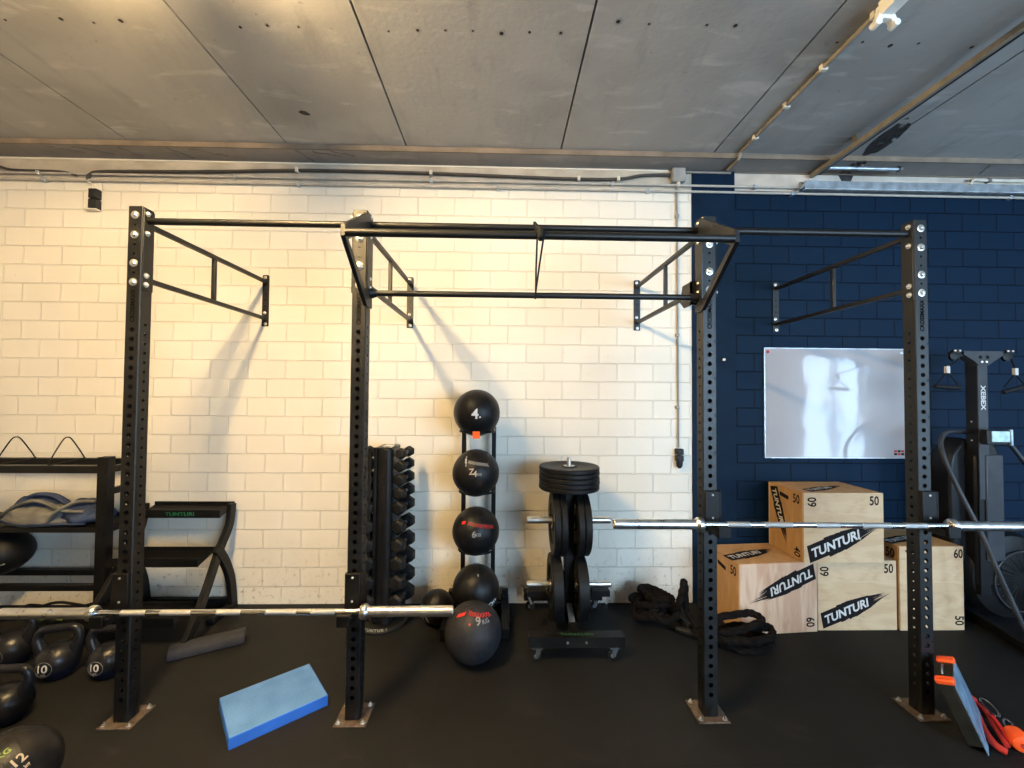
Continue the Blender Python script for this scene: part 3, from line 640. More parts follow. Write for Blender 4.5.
# ------------------------------------------------------------------ medicine balls
def ball(label, c, r, mt, rz=0., ph=0., squash=1., group='black medicine balls', marks=None):
    o = MB(); nu, nv = 48, 24; vs = []; fs = []
    for j in range(nv+1):
        p = -PI/2+PI*j/nv
        for i in range(nu):
            a = 2*PI*i/nu; g = 1-.012*max(0, 1-abs(((a/(2*PI)*6) % 1)-.5)*0-abs(math.sin(3*a))*9)
            rr = r*g; vs.append((rr*math.cos(p)*math.cos(a), rr*math.cos(p)*math.sin(a), rr*math.sin(p)*squash))
    for j in range(nv):
        for i in range(nu): fs.append((j*nu+i, j*nu+(i+1) % nu, (j+1)*nu+(i+1) % nu, (j+1)*nu+i))
    o.add(vs, fs, mt)
    # markings wrap the surface facing the camera: local frame, -Y towards the viewer
    def on(lon, lat, k=1.004): return Vector((r*k*math.cos(lat)*math.sin(lon), -r*k*math.cos(lat)*math.cos(lon), r*k*math.sin(lat)*squash))
    R_ = Matrix.Rotation(rz, 4, 'Z') @ Matrix.Rotation(ph, 4, 'X')
    for mk in (marks or []):
        if mk[0] == 't':
            _, st, lon, lat, size, m_, tilt = mk; ct, st_ = math.cos(tilt), math.sin(tilt)
            o.text(st, (0, 0, 0), (1, 0, 0), (0, 0, 1), size, m_, bold=.02, fn=lambda a, b_: on(lon+(a*ct-b_*st_)/r/math.cos(lat), lat+(a*st_+b_*ct)/r, 1.006))
        elif mk[0] == 'x':       # lacing: a row of crosses from lon0 to lon1
            _, l0, l1, la0, la1, n, hh, m_, w_ = mk
            for q in range(n):
                f0, f1 = q/n, (q+1)/n
                for (s0, s1) in ((-1, 1), (1, -1)):
                    pa = on(l0+(l1-l0)*f0, la0+(la1-la0)*f0+s0*hh); pb = on(l0+(l1-l0)*f1, la0+(la1-la0)*f1+s1*hh)
                    o.tube([pa, (pa+pb).normalized()*((pa.length+pb.length)/2), pb], w_, m_, 4)
        elif mk[0] == 'p':       # solid patch
            _, l0, l1, la0, la1, hh, m_ = mk; P = []
            for q in range(5):
                f = q/4
                for s0 in (-1, 1): P.append(on(l0+(l1-l0)*f, la0+(la1-la0)*f+s0*hh, 1.005))
            o.add(P, [(2*q, 2*q+2, 2*q+3, 2*q+1) for q in range(4)], m_)
    for v in o.v: v[:] = R_ @ v
    for v in o.v: v += Vector(c)
    loc = (c[0], c[1], c[2]-r)
    return tag(o.build('medicine_ball', loc=loc), label, 'medicine ball', group)
YBL = 3.12
ball('black medicine ball with white 4, topmost on the ball rack', (-.186, YBL, 1.56), .172, 'ball_vinyl', marks=[('t', '4', -.02, .0, .072, 'white_print', 0), ('t', '.', .19, -.14, .012, 'white_print', 0)])
ball('black medicine ball with white lacing, second from top of the ball rack', (-.189, YBL, 1.118), .172, 'ball_vinyl', marks=[('x', -.34, .66, .62, .46, 7, .07, 'white_print', .0012), ('x', -.58, -.40, .80, .50, 2, .09, 'white_print', .0020), ('t', '4', .02, .14, .042, 'tan_print', 0), ('t', 'KG', .2, .11, .018, 'grey_print', 0), ('t', 'Z', -.12, .22, .042, 'tan_print', .1)])
ball('black medicine ball with red lacing, third from top of the ball rack', (-.185, YBL, .694), .172, 'ball_vinyl', marks=[('x', -.36, .95, .60, .34, 8, .075, 'red_print', .0013), ('p', -.68, -.48, .56, .60, .06, 'red_print'), ('t', '6', -.02, .16, .045, 'grey_print', 0), ('t', 'KG', .15, .14, .022, 'grey_print', 0)])
ball('black medicine ball with white script, lowest on the ball rack', (-.180, YBL-.01, .275), .172, 'ball_vinyl', marks=[('t', 'On', .82, -.28, .045, 'white_print', .7), ('t', '1', .2, .95, .02, 'white_print', 0)])
ball('dark grey medicine ball with red lacing and 9 KG resting on the floor', (-.172, 2.725, .181), .181, 'ball_grey', rz=-.0, marks=[('x', -.30, 1.15, 1.10, .86, 8, .085, 'red_print', .0015), ('p', -.92, -.50, .86, 1.04, .07, 'red_print'), ('t', '9', .30, .80, .052, 'grey_print', 0), ('t', 'KG', .66, .74, .027, 'grey_print', 0), ('t', 'v', -.10, .70, .014, 'red_print', 0)])
ball('small black medicine ball with white stitching on the floor by the ball rack', (-.468, 3.16, .122), .122, 'ball_vinyl', marks=[('x', -1.15, -.9, .35, -.35, 6, .05, 'white_print', .002), ('x', -.65, -.45, -.1, -.5, 4, .05, 'tan_print', .002)])
ball('big black medicine ball with 12 printed on it in the front left corner', (-1.975, 1.78, .155), .155, 'ball_vinyl', rz=.80, group='black medicine balls', marks=[('t', '12', .24, .72, .034, 'tan_print', .45), ('t', 'kg', .38, .50, .018, 'tan_print', .45), ('t', 'KG', -.16, 1.0, .022, 'green_bright', .6)])

# ball rack
t_ = thing('ball_rack', 'black vertical medicine ball rack against the white wall', 'ball rack', (-.18, 3.33, 0))
for x in (-.298, -.062):
    b = MB(); b.bar((x, 3.345, .04), (x, 3.345, 1.44), .034, .034, 'dark_steel', side=(1, 0, 0)); b.build('post', t_, bevel=.004)
for zc in (1.56, 1.118, .694, .275):
    zz = zc-.125
    b = MB(); pts = [(-.298, 3.33, zz+.0)]+[(-.18+.130*math.cos(a), YBL+.02-.118*math.sin(a)+.0, zz-.012) for a in [PI*k/12 for k in range(12, -1, -1)]]+[(-.062, 3.33, zz)]
    b.tube(pts, .008, 'dark_steel', 8); b.build('cradle', t_)
b = MB(); b.box(-.205, -.155, YBL-.156, YBL-.148, 1.385, 1.435, 'orange_tag'); tag(b.build('price_tag', loc=(-.18, YBL-.15, 1.385)), 'small orange tag hanging under the topmost medicine ball', 'tag')
b = MB()
b.box(-.34, -.02, 3.30, 3.38, .02, .08, 'dark_steel'); b.box(-.13, -.23, 3.34, 3.38, .1, 1.42, 'dark_steel') if False else None
b.build('base_bar', t_, bevel=.004)
for (x, s_) in ((-.385, -1), (.035, 1)):
    b = MB(); b.bar((x, 2.93, .05), (x, 3.43, .05), .06, .08, 'dark_steel', side=(1, 0, 0)); b.bar((x, 3.34, .05), (-.18, 3.34, .05), .05, .05, 'dark_steel'); b.bar((x, 3.38, .05), (x, 3.38, .15), .05, .05, 'dark_steel', side=(1, 0, 0)); b.build('foot', t_, bevel=.006)

# ------------------------------------------------------------------ dumbbell tower
t_ = thing('dumbbell_tower', 'tall black vertical dumbbell stand behind the second post', 'dumbbell stand', (-.86, 3.2, 0))
b = MB(); b.box(-.935, -.795, 3.10, 3.34, .03, 1.30, 'skierg_black'); b.lathe([(.045, 0), (.045, 1.27)], (-.835, 3.11, .03), (0, 0, 1), 'skierg_black', 20)
b.build('column', t_, bevel=.012)
for k, (xa, xb2) in enumerate(((-.965, -.945), (-.925, -.905), (-.885, -.86), (-.845, -.80))):
    b = MB(); b.box(xa, xb2, 3.075, 3.092, .06, 1.305, 'dark_steel'); b.build('fin', t_, bevel=.003)
b = MB(); b.box(-.87, -.81, 3.09, 3.2, 1.300, 1.312, 'chrome'); b.build('top_cap', t_, bevel=.002)
b = MB(); b.lathe([(.19, 0), (.19, .012), (.17, .028), (.05, .032)], (-.88, 3.20, 0), (0, 0, 1), 'rubber', 40)
vs_ = 'TUNTURI'
for k, chh in enumerate(vs_):
    a = -PI/2+(k-3)*.14; rr = .178
    b.text(chh, (-.88+rr*math.cos(a), 3.20+rr*math.sin(a), .0235), (-math.sin(a), math.cos(a), 0), (-math.cos(a), -math.sin(a), .55), .022, 'grey_print', off=.003, bold=.02)
b.build('base', t_)
cradle_b = MB()
zs = [1.255, 1.165, 1.065, .965, .862, .727, .592, .463, .328, .19]
for sgn in (1, -1):
    cx = -.86+sgn*.150
    for k, z in enumerate(zs):
        b = MB(); b.box(min(-.86+sgn*.07, cx), max(-.86+sgn*.07, cx), 3.16, 3.21, z-.028, z-.016, 'dark_steel'); b.build('cradle_arm', t_)
order = ['topmost', 'second', 'third', 'fourth', 'fifth', 'sixth', 'seventh', 'eighth', 'ninth', 'lowest']
def dumbbell(label, c, hr, ang, group):
    t_ = thing('hex_dumbbell', label, 'dumbbell', c, group, rz=ang, local=True)
    b = MB(); b.lathe([(.013, -.045), (.015, 0), (.013, .045)], (0, 0, 0), (0, 1, 0), 'satin_steel', 12); b.build('handle', t_)
    hl = hr*1.35
    for s_ in (-1, 1):
        b = MB(); b.lathe([(hr*.8, .042), (hr, .042+hl*.18), (hr, .042+hl*.8), (hr*.72, .042+hl)], (0, 0, 0), (0, s_, 0), 'rubber', 6, ph=PI/6 if s_ > 0 else PI/6); b.build('head', t_, bevel=.004, ang=20)
for sgn, nm in ((1, 'right'), (-1, 'left')):
    for k, z in enumerate(zs):
        gap = min(.042+.0030*k, .064)
        dumbbell('black hex dumbbell %s in the %s column of the dumbbell stand' % ({0: 'topmost', 9: 'lowest'}.get(k, order[k]+' from top'), nm), (-.86+sgn*(.135-.0012*k), 3.185, z), gap, -.20*sgn if sgn > 0 else .20, 'hex dumbbells on the vertical stand')

# ------------------------------------------------------------------ weight plate tree
PX = .489; PY = 3.05
t_ = thing('weight_plate_tree', 'black rolling weight plate tree with casters and green lettering', 'weight plate rack', (PX, PY, 0))
b = MB(); b.box(PX-.033, PX+.033, PY-.04, PY+.04, .12, 1.02, 'dark_steel'); b.build('post', t_, bevel=.005)
for (ya, yb_) in ((2.695, 2.775), (3.30, 3.38)):
    b = MB(); b.box(PX-.307, PX+.307, ya, yb_, .092, .158, 'dark_steel')
    if ya < 3:
        b.text('TUNTURI', (PX+.0, ya+.035, .158), (1, 0, 0), (0, 1, 0), .030, 'green_dim', bold=.01, sx=1.2)
        for xx in (PX-.06, PX+.06): b.lathe([(.008, 0), (.008, .004)], (xx, ya, .125), (0, -1, 0), 'old_metal', 10)
    b.build('cross_beam', t_, bevel=.006)
b = MB(); b.box(PX-.03, PX+.03, 2.775, 3.30, .10, .15, 'dark_steel'); b.build('spine', t_, bevel=.005)
b = MB(); b.prism([(PX-.02, PY-.04, .15), (PX-.02, PY-.16, .15), (PX-.02, PY-.04, .22)], (1, 0, 0), .04, 'old_metal'); b.build('gusset', t_)
for (cx, cy) in ((PX-.255, 2.72), (PX+.235, 2.72), (PX-.255, 3.35), (PX+.255, 3.35)):
    b = MB(); b.box(cx-.03, cx+.035, cy-.03, cy+.03, .086, .092, 'chrome'); b.prism([(cx-.005, cy-.018, .088), (cx+.033, cy-.018, .088), (cx+.012, cy-.018, .028), (cx-.012, cy-.018, .028)], (0, 1, 0), .003, 'chrome'); b.prism([(cx-.005, cy+.015, .088), (cx+.033, cy+.015, .088), (cx+.012, cy+.015, .028), (cx-.012, cy+.015, .028)], (0, 1, 0), .003, 'chrome'); ca = b.build('caster', t_)
    b = MB(); b.lathe([(.012, -.012), (.030, -.012), (.034, -.008), (.034, .008), (.030, .012), (.012, .012)], (cx-.004, cy, .034), (0, 1, 0), 'rubber', 20); b.lathe([(.013, -.0135), (.013, .0135)], (cx-.004, cy, .034), (0, 1, 0), 'zinc', 12); b.build('wheel', ca)
b = MB(); b.cyl((PX, PY, 1.02), (PX, PY, 1.245), .0145, 'satin_steel', n=20, ch=.003); b.build('top_peg', t_)
for z in (.793, .335):
    for s_ in (-1, 1):
        b = MB(); b.cyl((PX+s_*.03, PY, z), (PX+s_*.302, PY, z), .0245 if z > .5 else .0235, 'satin_steel' if z > .5 else 'satin_steel', n=20, ch=.003); b.lathe([(.034, .032), (.034, .042)], (PX, PY, z), (s_, 0, 0), 'dark_steel', 20); b.build('peg', t_)
for s_ in (-1, 1):     # lower bar holders
    b = MB(); xx = PX+s_*.235; b.box(min(xx-.07*s_, xx+.06*s_), max(xx-.07*s_, xx+.06*s_), PY-.03, PY+.03, .255, .298, 'dark_steel'); b.build('bar_holder', t_, bevel=.004)
    b = MB(); b.bar((PX+s_*.29, PY-.02, .26), (PX+s_*.265, PY-.02, .20), .012, .012, 'satin_steel'); b.lathe([(.018, 0), (.018, .02)], (PX+s_*.262, PY-.03, .19), (0, 1, 0), 'rubber', 14); b.build('pin', t_)
def plate(label, c, ax, th, R_=.225, mt='rubber', tilt=0.):
    t_ = thing('weight_plate', label, 'weight plate', c, 'black weight plates on the plate tree', local=True)
    b = MB(); h = th/2
    b.lathe([(.026, -h*.9), (.055, -h*.9), (.06, -h*.55), (.135, -h*.5), (.150, -h), (R_-.006, -h), (R_, -h+.006), (R_, h-.006), (R_-.006, h), (.150, h), (.135, h*.5), (.06, h*.55), (.055, h*.9), (.026, h*.9), (.026, -h*.9)], (0, 0, 0), ax, mt, 56); b.build('disc', t_)
    b = MB(); b.ring(.0255, .040, -h*.95, h*.95, (0, 0, 0), ax, 'satin_steel', 28); b.build('hub', t_)
    return t_
nm5 = ['lowest', 'fourth from top', 'third from top', 'second from top', 'topmost']
for k in range(5): plate('flat thin weight plate on top of the plate tree, %s of five' % nm5[k], (PX+.002*(k % 2), PY-.003*(k % 3), 1.022+.0165+k*.033), (0, 0, 1), .032, .217)
plate('weight plate on the upper pegs of the plate tree, outermost left', (.386, PY, .793-.02), (1, 0, 0), .046, .224)
plate('weight plate on the upper pegs of the plate tree, innermost left', (.433, PY, .793-.02), (1, 0, 0), .044, .228)
plate('weight plate on the upper pegs of the plate tree, innermost right', (.547, PY, .793-.02), (1, 0, 0), .044, .228)
plate('weight plate on the upper pegs of the plate tree, outermost right', (.595, PY, .793-.02), (1, 0, 0), .046, .224)
plate('thick weight plate on the lower left peg of the plate tree', (.392, PY, .335-.012), (1, 0, 0), .075, .226)
plate('thick weight plate on the lower right peg of the plate tree', (.565, PY, .335-.012), (1, 0, 0), .075, .226)

# ------------------------------------------------------------------ plyometric boxes
def banner(b, c, ux, uy, L_, mt_txt, seed=0):
    """slanted black swoosh with a ragged tail and the maker's lettering"""
    c = Vector(c); ux = Vector(ux).normalized(); uy = Vector(uy).normalized(); n = ux.cross(uy)
    rnd = random.Random(seed+11); H_ = L_*.20
    def P(a, q, k=.0006): return c+ux*a+uy*q+n*k
    top = [(-.5*L_, .5*H_), (-.30*L_, .56*H_), (-.1*L_, .62*H_)]; bot = [(-.5*L_, -.5*H_), (-.2*L_, -.52*H_), (.05*L_, -.50*H_)]
    b.prism([P(-.5*L_, -.48*H_, 0), P(.0*L_, -.50*H_, 0), P(.12*L_, -.44*H_, 0), P(.20*L_, -.2*H_, 0), P(.30*L_, .0, 0), P(.20*L_, .40*H_, 0), P(.0*L_, .52*H_, 0), P(-.46*L_, .52*H_, 0)], n, .0006, 'black_print')
    for q in range(34):
        t_ = rnd.random(); a0 = -.25*L_+t_*.45*L_; ln = rnd.uniform(.10, .32)*L_; 
        side = 1 if q % 2 else -1; cen = (.50-.30*max(0, t_-.5)*1.2)*H_*side
        w_ = H_*rnd.uniform(.05, .10); dr = .02*H_ if side > 0 else .18*H_
        b.prism([P(a0, cen-w_, 0), P(a0+ln, cen-side*.26*H_*t_+0, 0), P(a0, cen+w_, 0)], n, .0006+.00001*q, 'black_print')
    for q in range(8):
        a0 = .18*L_; q0 = (-.22+.085*q)*H_; ln = rnd.uniform(.16, .36)*L_
        b.prism([P(a0, q0-.03*H_, 0), P(a0+ln, q0*.25, 0), P(a0, q0+.05*H_, 0)], n, .0007, 'black_print')
    b.text('TUNTURI', P(-.125*L_, .0), ux, uy, H_*.55, mt_txt, off=.0012, bold=.03, sx=1.02, shear=.25)
def plyo(label, x0, y0, z0, w, h, d, front, rz=0., marks=None, group='wooden plyo boxes'):
    t_ = thing('plyo_box', label, 'plyo box', (x0, y0, z0), group, rz=rz, local=True)
    th = .018
    for y_ in (0, d-th): b = MB(); b.box(0, w, y_, y_+th, 0, h, front); b.build('face_panel', t_, bevel=.002)
    for x_ in (.0004, w-th-.0004): b = MB(); b.box(x_, x_+th, th, d-th, 0, h, 'plywood_side'); b.build('end_panel', t_)
    b = MB(); b.box(th, w-th, th, d-th, h-th-.0005, h-.0006, 'plywood_side'); b.build('top_panel', t_)
    b = MB(); b.box(th, w-th, th, d-th, .0006, th, 'plywood_side'); b.build('bottom_panel', t_)
    b = MB(); marks(b); b.keep = 1; b.build('lettering', t_, smooth=False)
    return t_
BK = 'black_print'; LT = 'white_print'
X_, Z_, Yv = (1, 0, 0), (0, 0, 1), (0, 1, 0)
def d2(s_, c, s2): return (math.cos(c), 0, math.sin(c))
def rotd(a): return ((math.cos(a), 0, math.sin(a)), (-math.sin(a), 0, math.cos(a)))
def m_top(b):
    w, h, d = .585, .50, .40
    ux, uy = rotd(.385); banner(b, (.30, -.0002, .165), ux, uy, .60, LT, 1)
    b.text('50', (.52, 0, .445), X_, Z_, .068, BK, bold=.022, sx=.78); b.text('60', (.06, 0, .435), Z_, (-1, 0, 0), .068, BK, bold=.022, sx=.78)
    b.text('50', (0, .075, .44), (0, -1, 0), Z_, .068, BK, bold=.022, sx=.78); b.text('40', (0, .07, .055), (0, 0, -1), (0, -1, 0), .068, BK, bold=.022, sx=.78)
    b.prism([(0, .16, .44), (0, .26, .455), (0, .26, .425), (0, .16, .41)], (-1, 0, 0), .0008, BK)
    banner(b, (-.0002, .26, .28), (0, -.38, -1), (0, -1, .38), .44, LT, 2)
    banner(b, (.27, .16, h), (1, .42, 0), (-.42, 1, 0), .42, LT, 3)
def m_mid(b):
    ux, uy = rotd(.385); banner(b, (.275, -.0002, .165), ux, uy, .55, LT, 4)
    b.text('50', (.53, 0, .445), X_, Z_, .068, BK, bold=.022, sx=.78); b.text('60', (.05, 0, .425), Z_, (-1, 0, 0), .068, BK, bold=.022, sx=.78)
def m_left(b):
    ux, uy = rotd(PI+.385); banner(b, (.335, -.0002, .335), ux, uy, .55, LT, 5)
    b.text('60', (.545, 0, .07), (0, 0, -1), (1, 0, 0), .068, BK, bold=.022, sx=.78)
    b.text('50', (0, .07, .43), (0, -1, 0), Z_, .068, BK, bold=.022, sx=.78); b.text('50', (.05, 0, .05), (-1, 0, 0), (0, 0, -1), .068, BK, bold=.022, sx=.78)
    b.prism([(0, .16, .42), (0, .26, .44), (0, .26, .41), (0, .16, .39)], (-1, 0, 0), .0008, BK)
    banner(b, (.22, .19, .50), (1, .30, 0), (-.30, 1, 0), .50, LT, 6)
def m_right(b):
    b.text('60', (.44, 0, .555), X_, Z_, .068, BK, bold=.022, sx=.78); b.text('50', (.44, 0, .07), (0, 0, -1), (1, 0, 0), .068, BK, bold=.022, sx=.78)
    banner(b, (.20, .18, .606), (1, .38, 0), (-.38, 1, 0), .46, LT, 8); b.text('50', (0, .075, .54), (0, -1, 0), Z_, .068, BK, bold=.022, sx=.78)
    b.prism([(.05, -.0005, .58), (.09, -.0005, .50), (.095, -.0005, .46), (.075, -.0005, .52), (.04, -.0005, .58)], (0, -1, 0), .0006, BK)
plyo('wooden plyo box standing on top of the two lower boxes', 2.180, 3.0, .5025, .588, .50, .40, 'plywood', marks=m_top)
plyo('wooden plyo box at floor level, middle one, under the stacked box', 2.308, 3.042, 0, .588, .50, .40, 'plywood', marks=m_mid)
plyo('pinkish wooden plyo box with upside-down lettering beside the battle rope', 1.697, 2.98, 0, .600, .498, .40, 'plywood_pink', rz=.082, marks=m_left)
plyo('wooden plyo box standing tall behind the far right rig post', 2.915, 3.035, 0, .478, .606, .40, 'plywood', rz=0., marks=m_right)

# ------------------------------------------------------------------ battle rope
t_ = thing('battle_rope', 'thick black battle rope in loose coils on the floor beside the boxes', 'battle rope', (1.4, 3.1, 0))
random.seed(21); pts = []
def coil(cx, cy, z, rx, ry, n, ph, tilt=0.):
    for k in range(n):
        a = ph+2*PI*k/9; pts.append((cx+rx*math.cos(a)+random.uniform(-.02, .02), cy+ry*math.sin(a)+random.uniform(-.02, .02), z+tilt*math.cos(a)+random.uniform(0, .02)+k*.008))
coil(1.16, 3.17, .03, .16, .15, 14, 0); coil(1.14, 3.16, .05, .09, .09, 9, 2.); coil(1.15, 3.18, .11, .12, .11, 12, 1.); coil(1.17, 3.16, .14, .07, .08, 8, 0.)
pts += [(1.24, 3.12, .14), (1.27, 3.02, .20), (1.295, 3.0, .31), (1.315, 3.02, .36), (1.335, 3.05, .31), (1.34, 3.02, .15), (1.42, 2.90, .06), (1.55, 2.78, .03)]
coil(1.62, 2.82, .03, .20, .08, 12, -1.2, .0); coil(1.60, 2.84, .09, .16, .06, 11, .4, .03)
pts += [(1.47, 2.85, .19), (1.44, 2.85, .10), (1.42, 2.90, .035), (1.34, 2.96, .03)]
sp_ = smooth_path(pts, 7)
b = MB(); b.tube(sp_, .022, 'rope', 9)
# twisted strands: three helices laid over the core
for s3 in range(3):
    hp = []
    for k, p in enumerate(sp_):
        tn = (sp_[min(k+1, len(sp_)-1)]-sp_[max(k-1, 0)]).normalized(); a_, u_, v_ = frame(tn); an = k*.55+s3*2*PI/3
        hp.append(p+(u_*math.cos(an)+v_*math.sin(an))*.014)
    b.tube(hp, .0125, 'rope', 6)
b.build('rope', t_)
for (e0, e1) in ((sp_[-1], sp_[-1]+Vector((-.08, .06, .0))), (sp_[0]+Vector((0, -.0, 0)), sp_[0]+Vector((.05, -.17, 0)))):
    b = MB(); b.cyl(e0, e1, .026, 'rubber', n=14, ch=.004); b.build('end_grip', t_)

# ------------------------------------------------------------------ blue balance pad
P0 = Vector((-1.281, 2.060, 0)); ang = math.atan2(2.350-2.060, -.928+1.281)
t_ = None
b = MB(); w, d, h = .452, .352, .056
b.box(0, w, 0, d, .0, h-.0, 'blue_foam_side'); b.box(.003, w-.003, .003, d-.003, h-.004, h+.0015, 'blue_foam')
o = b.build('balance_pad', loc=None, bevel=.006); o.location = P0; o.rotation_euler = (0, 0, ang); tag(o, 'light blue foam balance pad lying on the floor', 'balance pad')

# ------------------------------------------------------------------ kettlebells
def kettle(label, c, s_, rz, num='10', mt='kettle'):
    t_ = thing('kettlebell', label, 'kettlebell', c, 'black kettlebells on the floor', rz=rz, local=True)
    b = MB(); R_ = .098*s_
    prof = [(0, 0), (.052*s_, 0), (.060*s_, .006)]
    for k in range(1, 14):
        p = -PI/2+.62+(PI-.62-.35)*k/13; prof.append((R_*math.cos(p), R_*.93+R_*.98*math.sin(p)))
    prof.append((0, prof[-1][1]+.004)); b.lathe(prof, (0, 0, 0), (0, 0, 1), mt, 36)
    b.m[:] = [b.mi('kettle_base') if sum(b.v[q].z for q in f)/len(f) < .062*s_ else m_ for f, m_ in zip(b.f, b.m)]
    def on(a, q, k=1.003):
        la = q/R_; lo = a/R_-.12; la0 = -.05+la
        return Vector((R_*k*math.cos(la0)*math.sin(lo), -R_*k*math.cos(la0)*math.cos(lo), R_*.93+R_*.98*k*math.sin(la0)))
    vs_, fs_, w_, h_ = text_geo(num, .02)
    b.text(num, (0, 0, 0), X_, Z_, .043*s_, 'white_print', bold=.02, fn=lambda a, q: on(a, q+.008)); b.text('KG', (0, 0, 0), X_, Z_, .011*s_, 'white_print', bold=.02, fn=lambda a, q: on(a, q-.027*s_))
    b.tube([on(.041*s_*math.cos(2*PI*k/24), .001+.041*s_*math.sin(2*PI*k/24)) for k in range(24)], .0011, 'grey_print', 4, closed=True)
    b.build('body', t_, ang=50)
    b = MB(); hw = .088*s_; zt = .262*s_; zb = .125*s_
    path = smooth_path([(-.062*s_, 0, zb-.02), (-.075*s_, 0, zb+.02), (-hw*1.08, 0, zt-.055*s_), (-hw*1.0, 0, zt-.018*s_), (-hw*.72, 0, zt), (0, 0, zt+.002), (hw*.72, 0, zt), (hw*1.0, 0, zt-.018*s_), (hw*1.08, 0, zt-.055*s_), (.075*s_, 0, zb+.02), (.062*s_, 0, zb-.02)], 6)
    n_ = len(path); rr = [(.021*s_)+.020*s_*max(0, 1-min(i, n_-1-i)/14) for i in range(n_)]
    b.tube(path, .0165, mt, 12, rr=rr); b.build('handle', t_)
    return t_
kettle('black kettlebell marked 10 KG, the fully visible one in the back row', (-2.635, 2.61, 0), 1.06, .25)
kettle('black kettlebell marked 10 KG partly hidden by the leftmost rig post', (-2.345, 2.62, 0), 1.02, .15)
kettle('black kettlebell cut by the left picture edge in the back row', (-3.03, 2.72, 0), 1.10, .2, '12')
k_ = kettle('black kettlebell nearest the left edge in front of the back row', (-2.53, 2.26, 0), 1.0, .1, '8')

# ------------------------------------------------------------------ small three-tier dumbbell rack (left)
t_ = thing('dumbbell_rack', 'black three-tier rack with curved legs behind the leftmost rig post', 'rack', (-2.45, 3.1, 0))
def leg(b, pts, w=.05, h=.035):
    P = smooth_path(pts, 6)
    for i in range(len(P)-1):
        pass
    vs = []; fs = []
    for i, p in enumerate(P):
        tn = (P[min(i+1, len(P)-1)]-P[max(i-1, 0)]).normalized(); s3 = Vector((1, 0, 0)); nn = tn.cross(s3).normalized()
        for (a, c) in ((-1, -1), (1, -1), (1, 1), (-1, 1)): vs.append(p+s3*a*h/2+nn*c*w/2)
    for i in range(len(P)-1):
        for k in range(4): fs.append((i*4+k, i*4+(k+1) % 4, (i+1)*4+(k+1) % 4, (i+1)*4+k))
    fs += [(3, 2, 1, 0), tuple(len(vs)-4+k for k in range(4))]
    b.add(vs, fs, 'dark_steel')
for xs_, xf in ((-2.125, -2.055), (-2.80, -2.76)):
    b = MB(); leg(b, [(xs_, 3.385, .82), (xs_, 3.36, .66), (xs_, 3.25, .50), ((xs_+xf)/2, 3.08, .31), (xf, 2.92, .16), (xf, 2.79, .0)], .065); b.build('leg', t_, bevel=.003)
    b = MB(); leg(b, [(xs_+.012, 3.20, .54), (xs_+.012, 3.30, .40), (xs_+.012, 3.37, .25), (xs_+.012, 3.40, .10), (xs_+.012, 3.41, .0)], .07); b.build('leg', t_, bevel=.003)
    b = MB(); b.bar((xs_+.01, 3.43, .022), (xs_+.01, 3.15, .022), .06, .042, 'dark_steel'); b.build('rear_foot', t_, bevel=.006)
for (yc, zc, n_) in ((3.36, .77, 1), (3.14, .49, 0), (2.93, .185, 0)):
    b = MB(); x0, x1 = -2.765, -2.14; tl = .10
    for (ya, za, yb_, zb_) in ((yc-.09, zc-.03, yc-.09, zc+.03), (yc+.08, zc+.02, yc+.08, zc+.052)):
        b.prism([(x0, ya, za), (x0, yb_, zb_), (x0, yb_+.006, zb_), (x0, ya+.006, za)], (1, 0, 0), x1-x0, 'dark_steel')
    b.prism([(x0, yc-.09, zc-.03), (x0, yc-.09, zc-.024), (x0, yc+.08, zc+.026), (x0, yc+.08, zc+.02)], (1, 0, 0), x1-x0, 'dark_steel')
    if n_: b.text('TUNTURI', (-2.44, yc-.0905, zc), X_, Z_, .028, 'green_print', bold=.02, sx=1.35, off=.001)
    b.build('shelf', t_, bevel=.002)
b = MB(); b.bar((-2.78, 3.42, .04), (-2.12, 3.42, .04), .04, .06, 'dark_steel'); b.build('rear_rail', t_, bevel=.004)
# half round foam beam lying in front
o = MB(); pr = [(0, -.065, 0), (0, .065, 0), (0, .065, .025)]+[(0, .065*math.cos(a), .025+.048*math.sin(a)) for a in [PI*k/12 for k in range(1, 12)]]+[(0, -.065, .025)]
o.prism(pr, (1, 0, 0), .42, 'foam_grey'); ob_ = o.build('foam_roller', bevel=.008); ob_.location = (-2.12, 2.775, 0); ob_.rotation_euler = (0, 0, .50)
tag(ob_, 'dark grey half-round foam beam on the floor before the three-tier rack', 'foam roller')

# ------------------------------------------------------------------ storage rack at far left
t_ = thing('storage_rack', 'black steel storage rack along the wall at the left edge', 'rack', (-3.5, 3.24, 0))
XA, XB = -4.55, -2.812; PW = .073
for (x, y) in ((XA, 3.08), (XB-PW, 3.08), (XA, 3.335), (XB-PW, 3.335)):
    b = MB(); b.box(x, x+PW, y, y+.06, 0, 1.225, 'dark_steel')
    if y < 3.2 and x > -4:
        for k in range(7): b.lathe([(.006, 0), (.006, .0006)], (x+PW/2+.02, y, 1.12-k*.15), (0, -1, 0), 'hole_black', 8)
    b.build('post', t_, bevel=.004)
for (y, z, hh, nm) in ((3.085, 1.135, .052, 'top_rail'), (3.345, 1.150, .05, 'top_rail'), (3.085, .298, .042, 'lower_rail'), (3.345, .298, .042, 'lower_rail')):
    b = MB(); b.box(XA+PW, XB-PW, y, y+.045, z-hh/2, z+hh/2, 'dark_steel'); b.build(nm, t_, bevel=.004)
for x in (XA, XB-PW):
    for z in (1.13, .97, .70, .3):
        b = MB(); b.box(x+.015, x+.06, 3.14, 3.335, z-.022, z+.022, 'dark_steel'); b.build('side_rail', t_, bevel=.003)
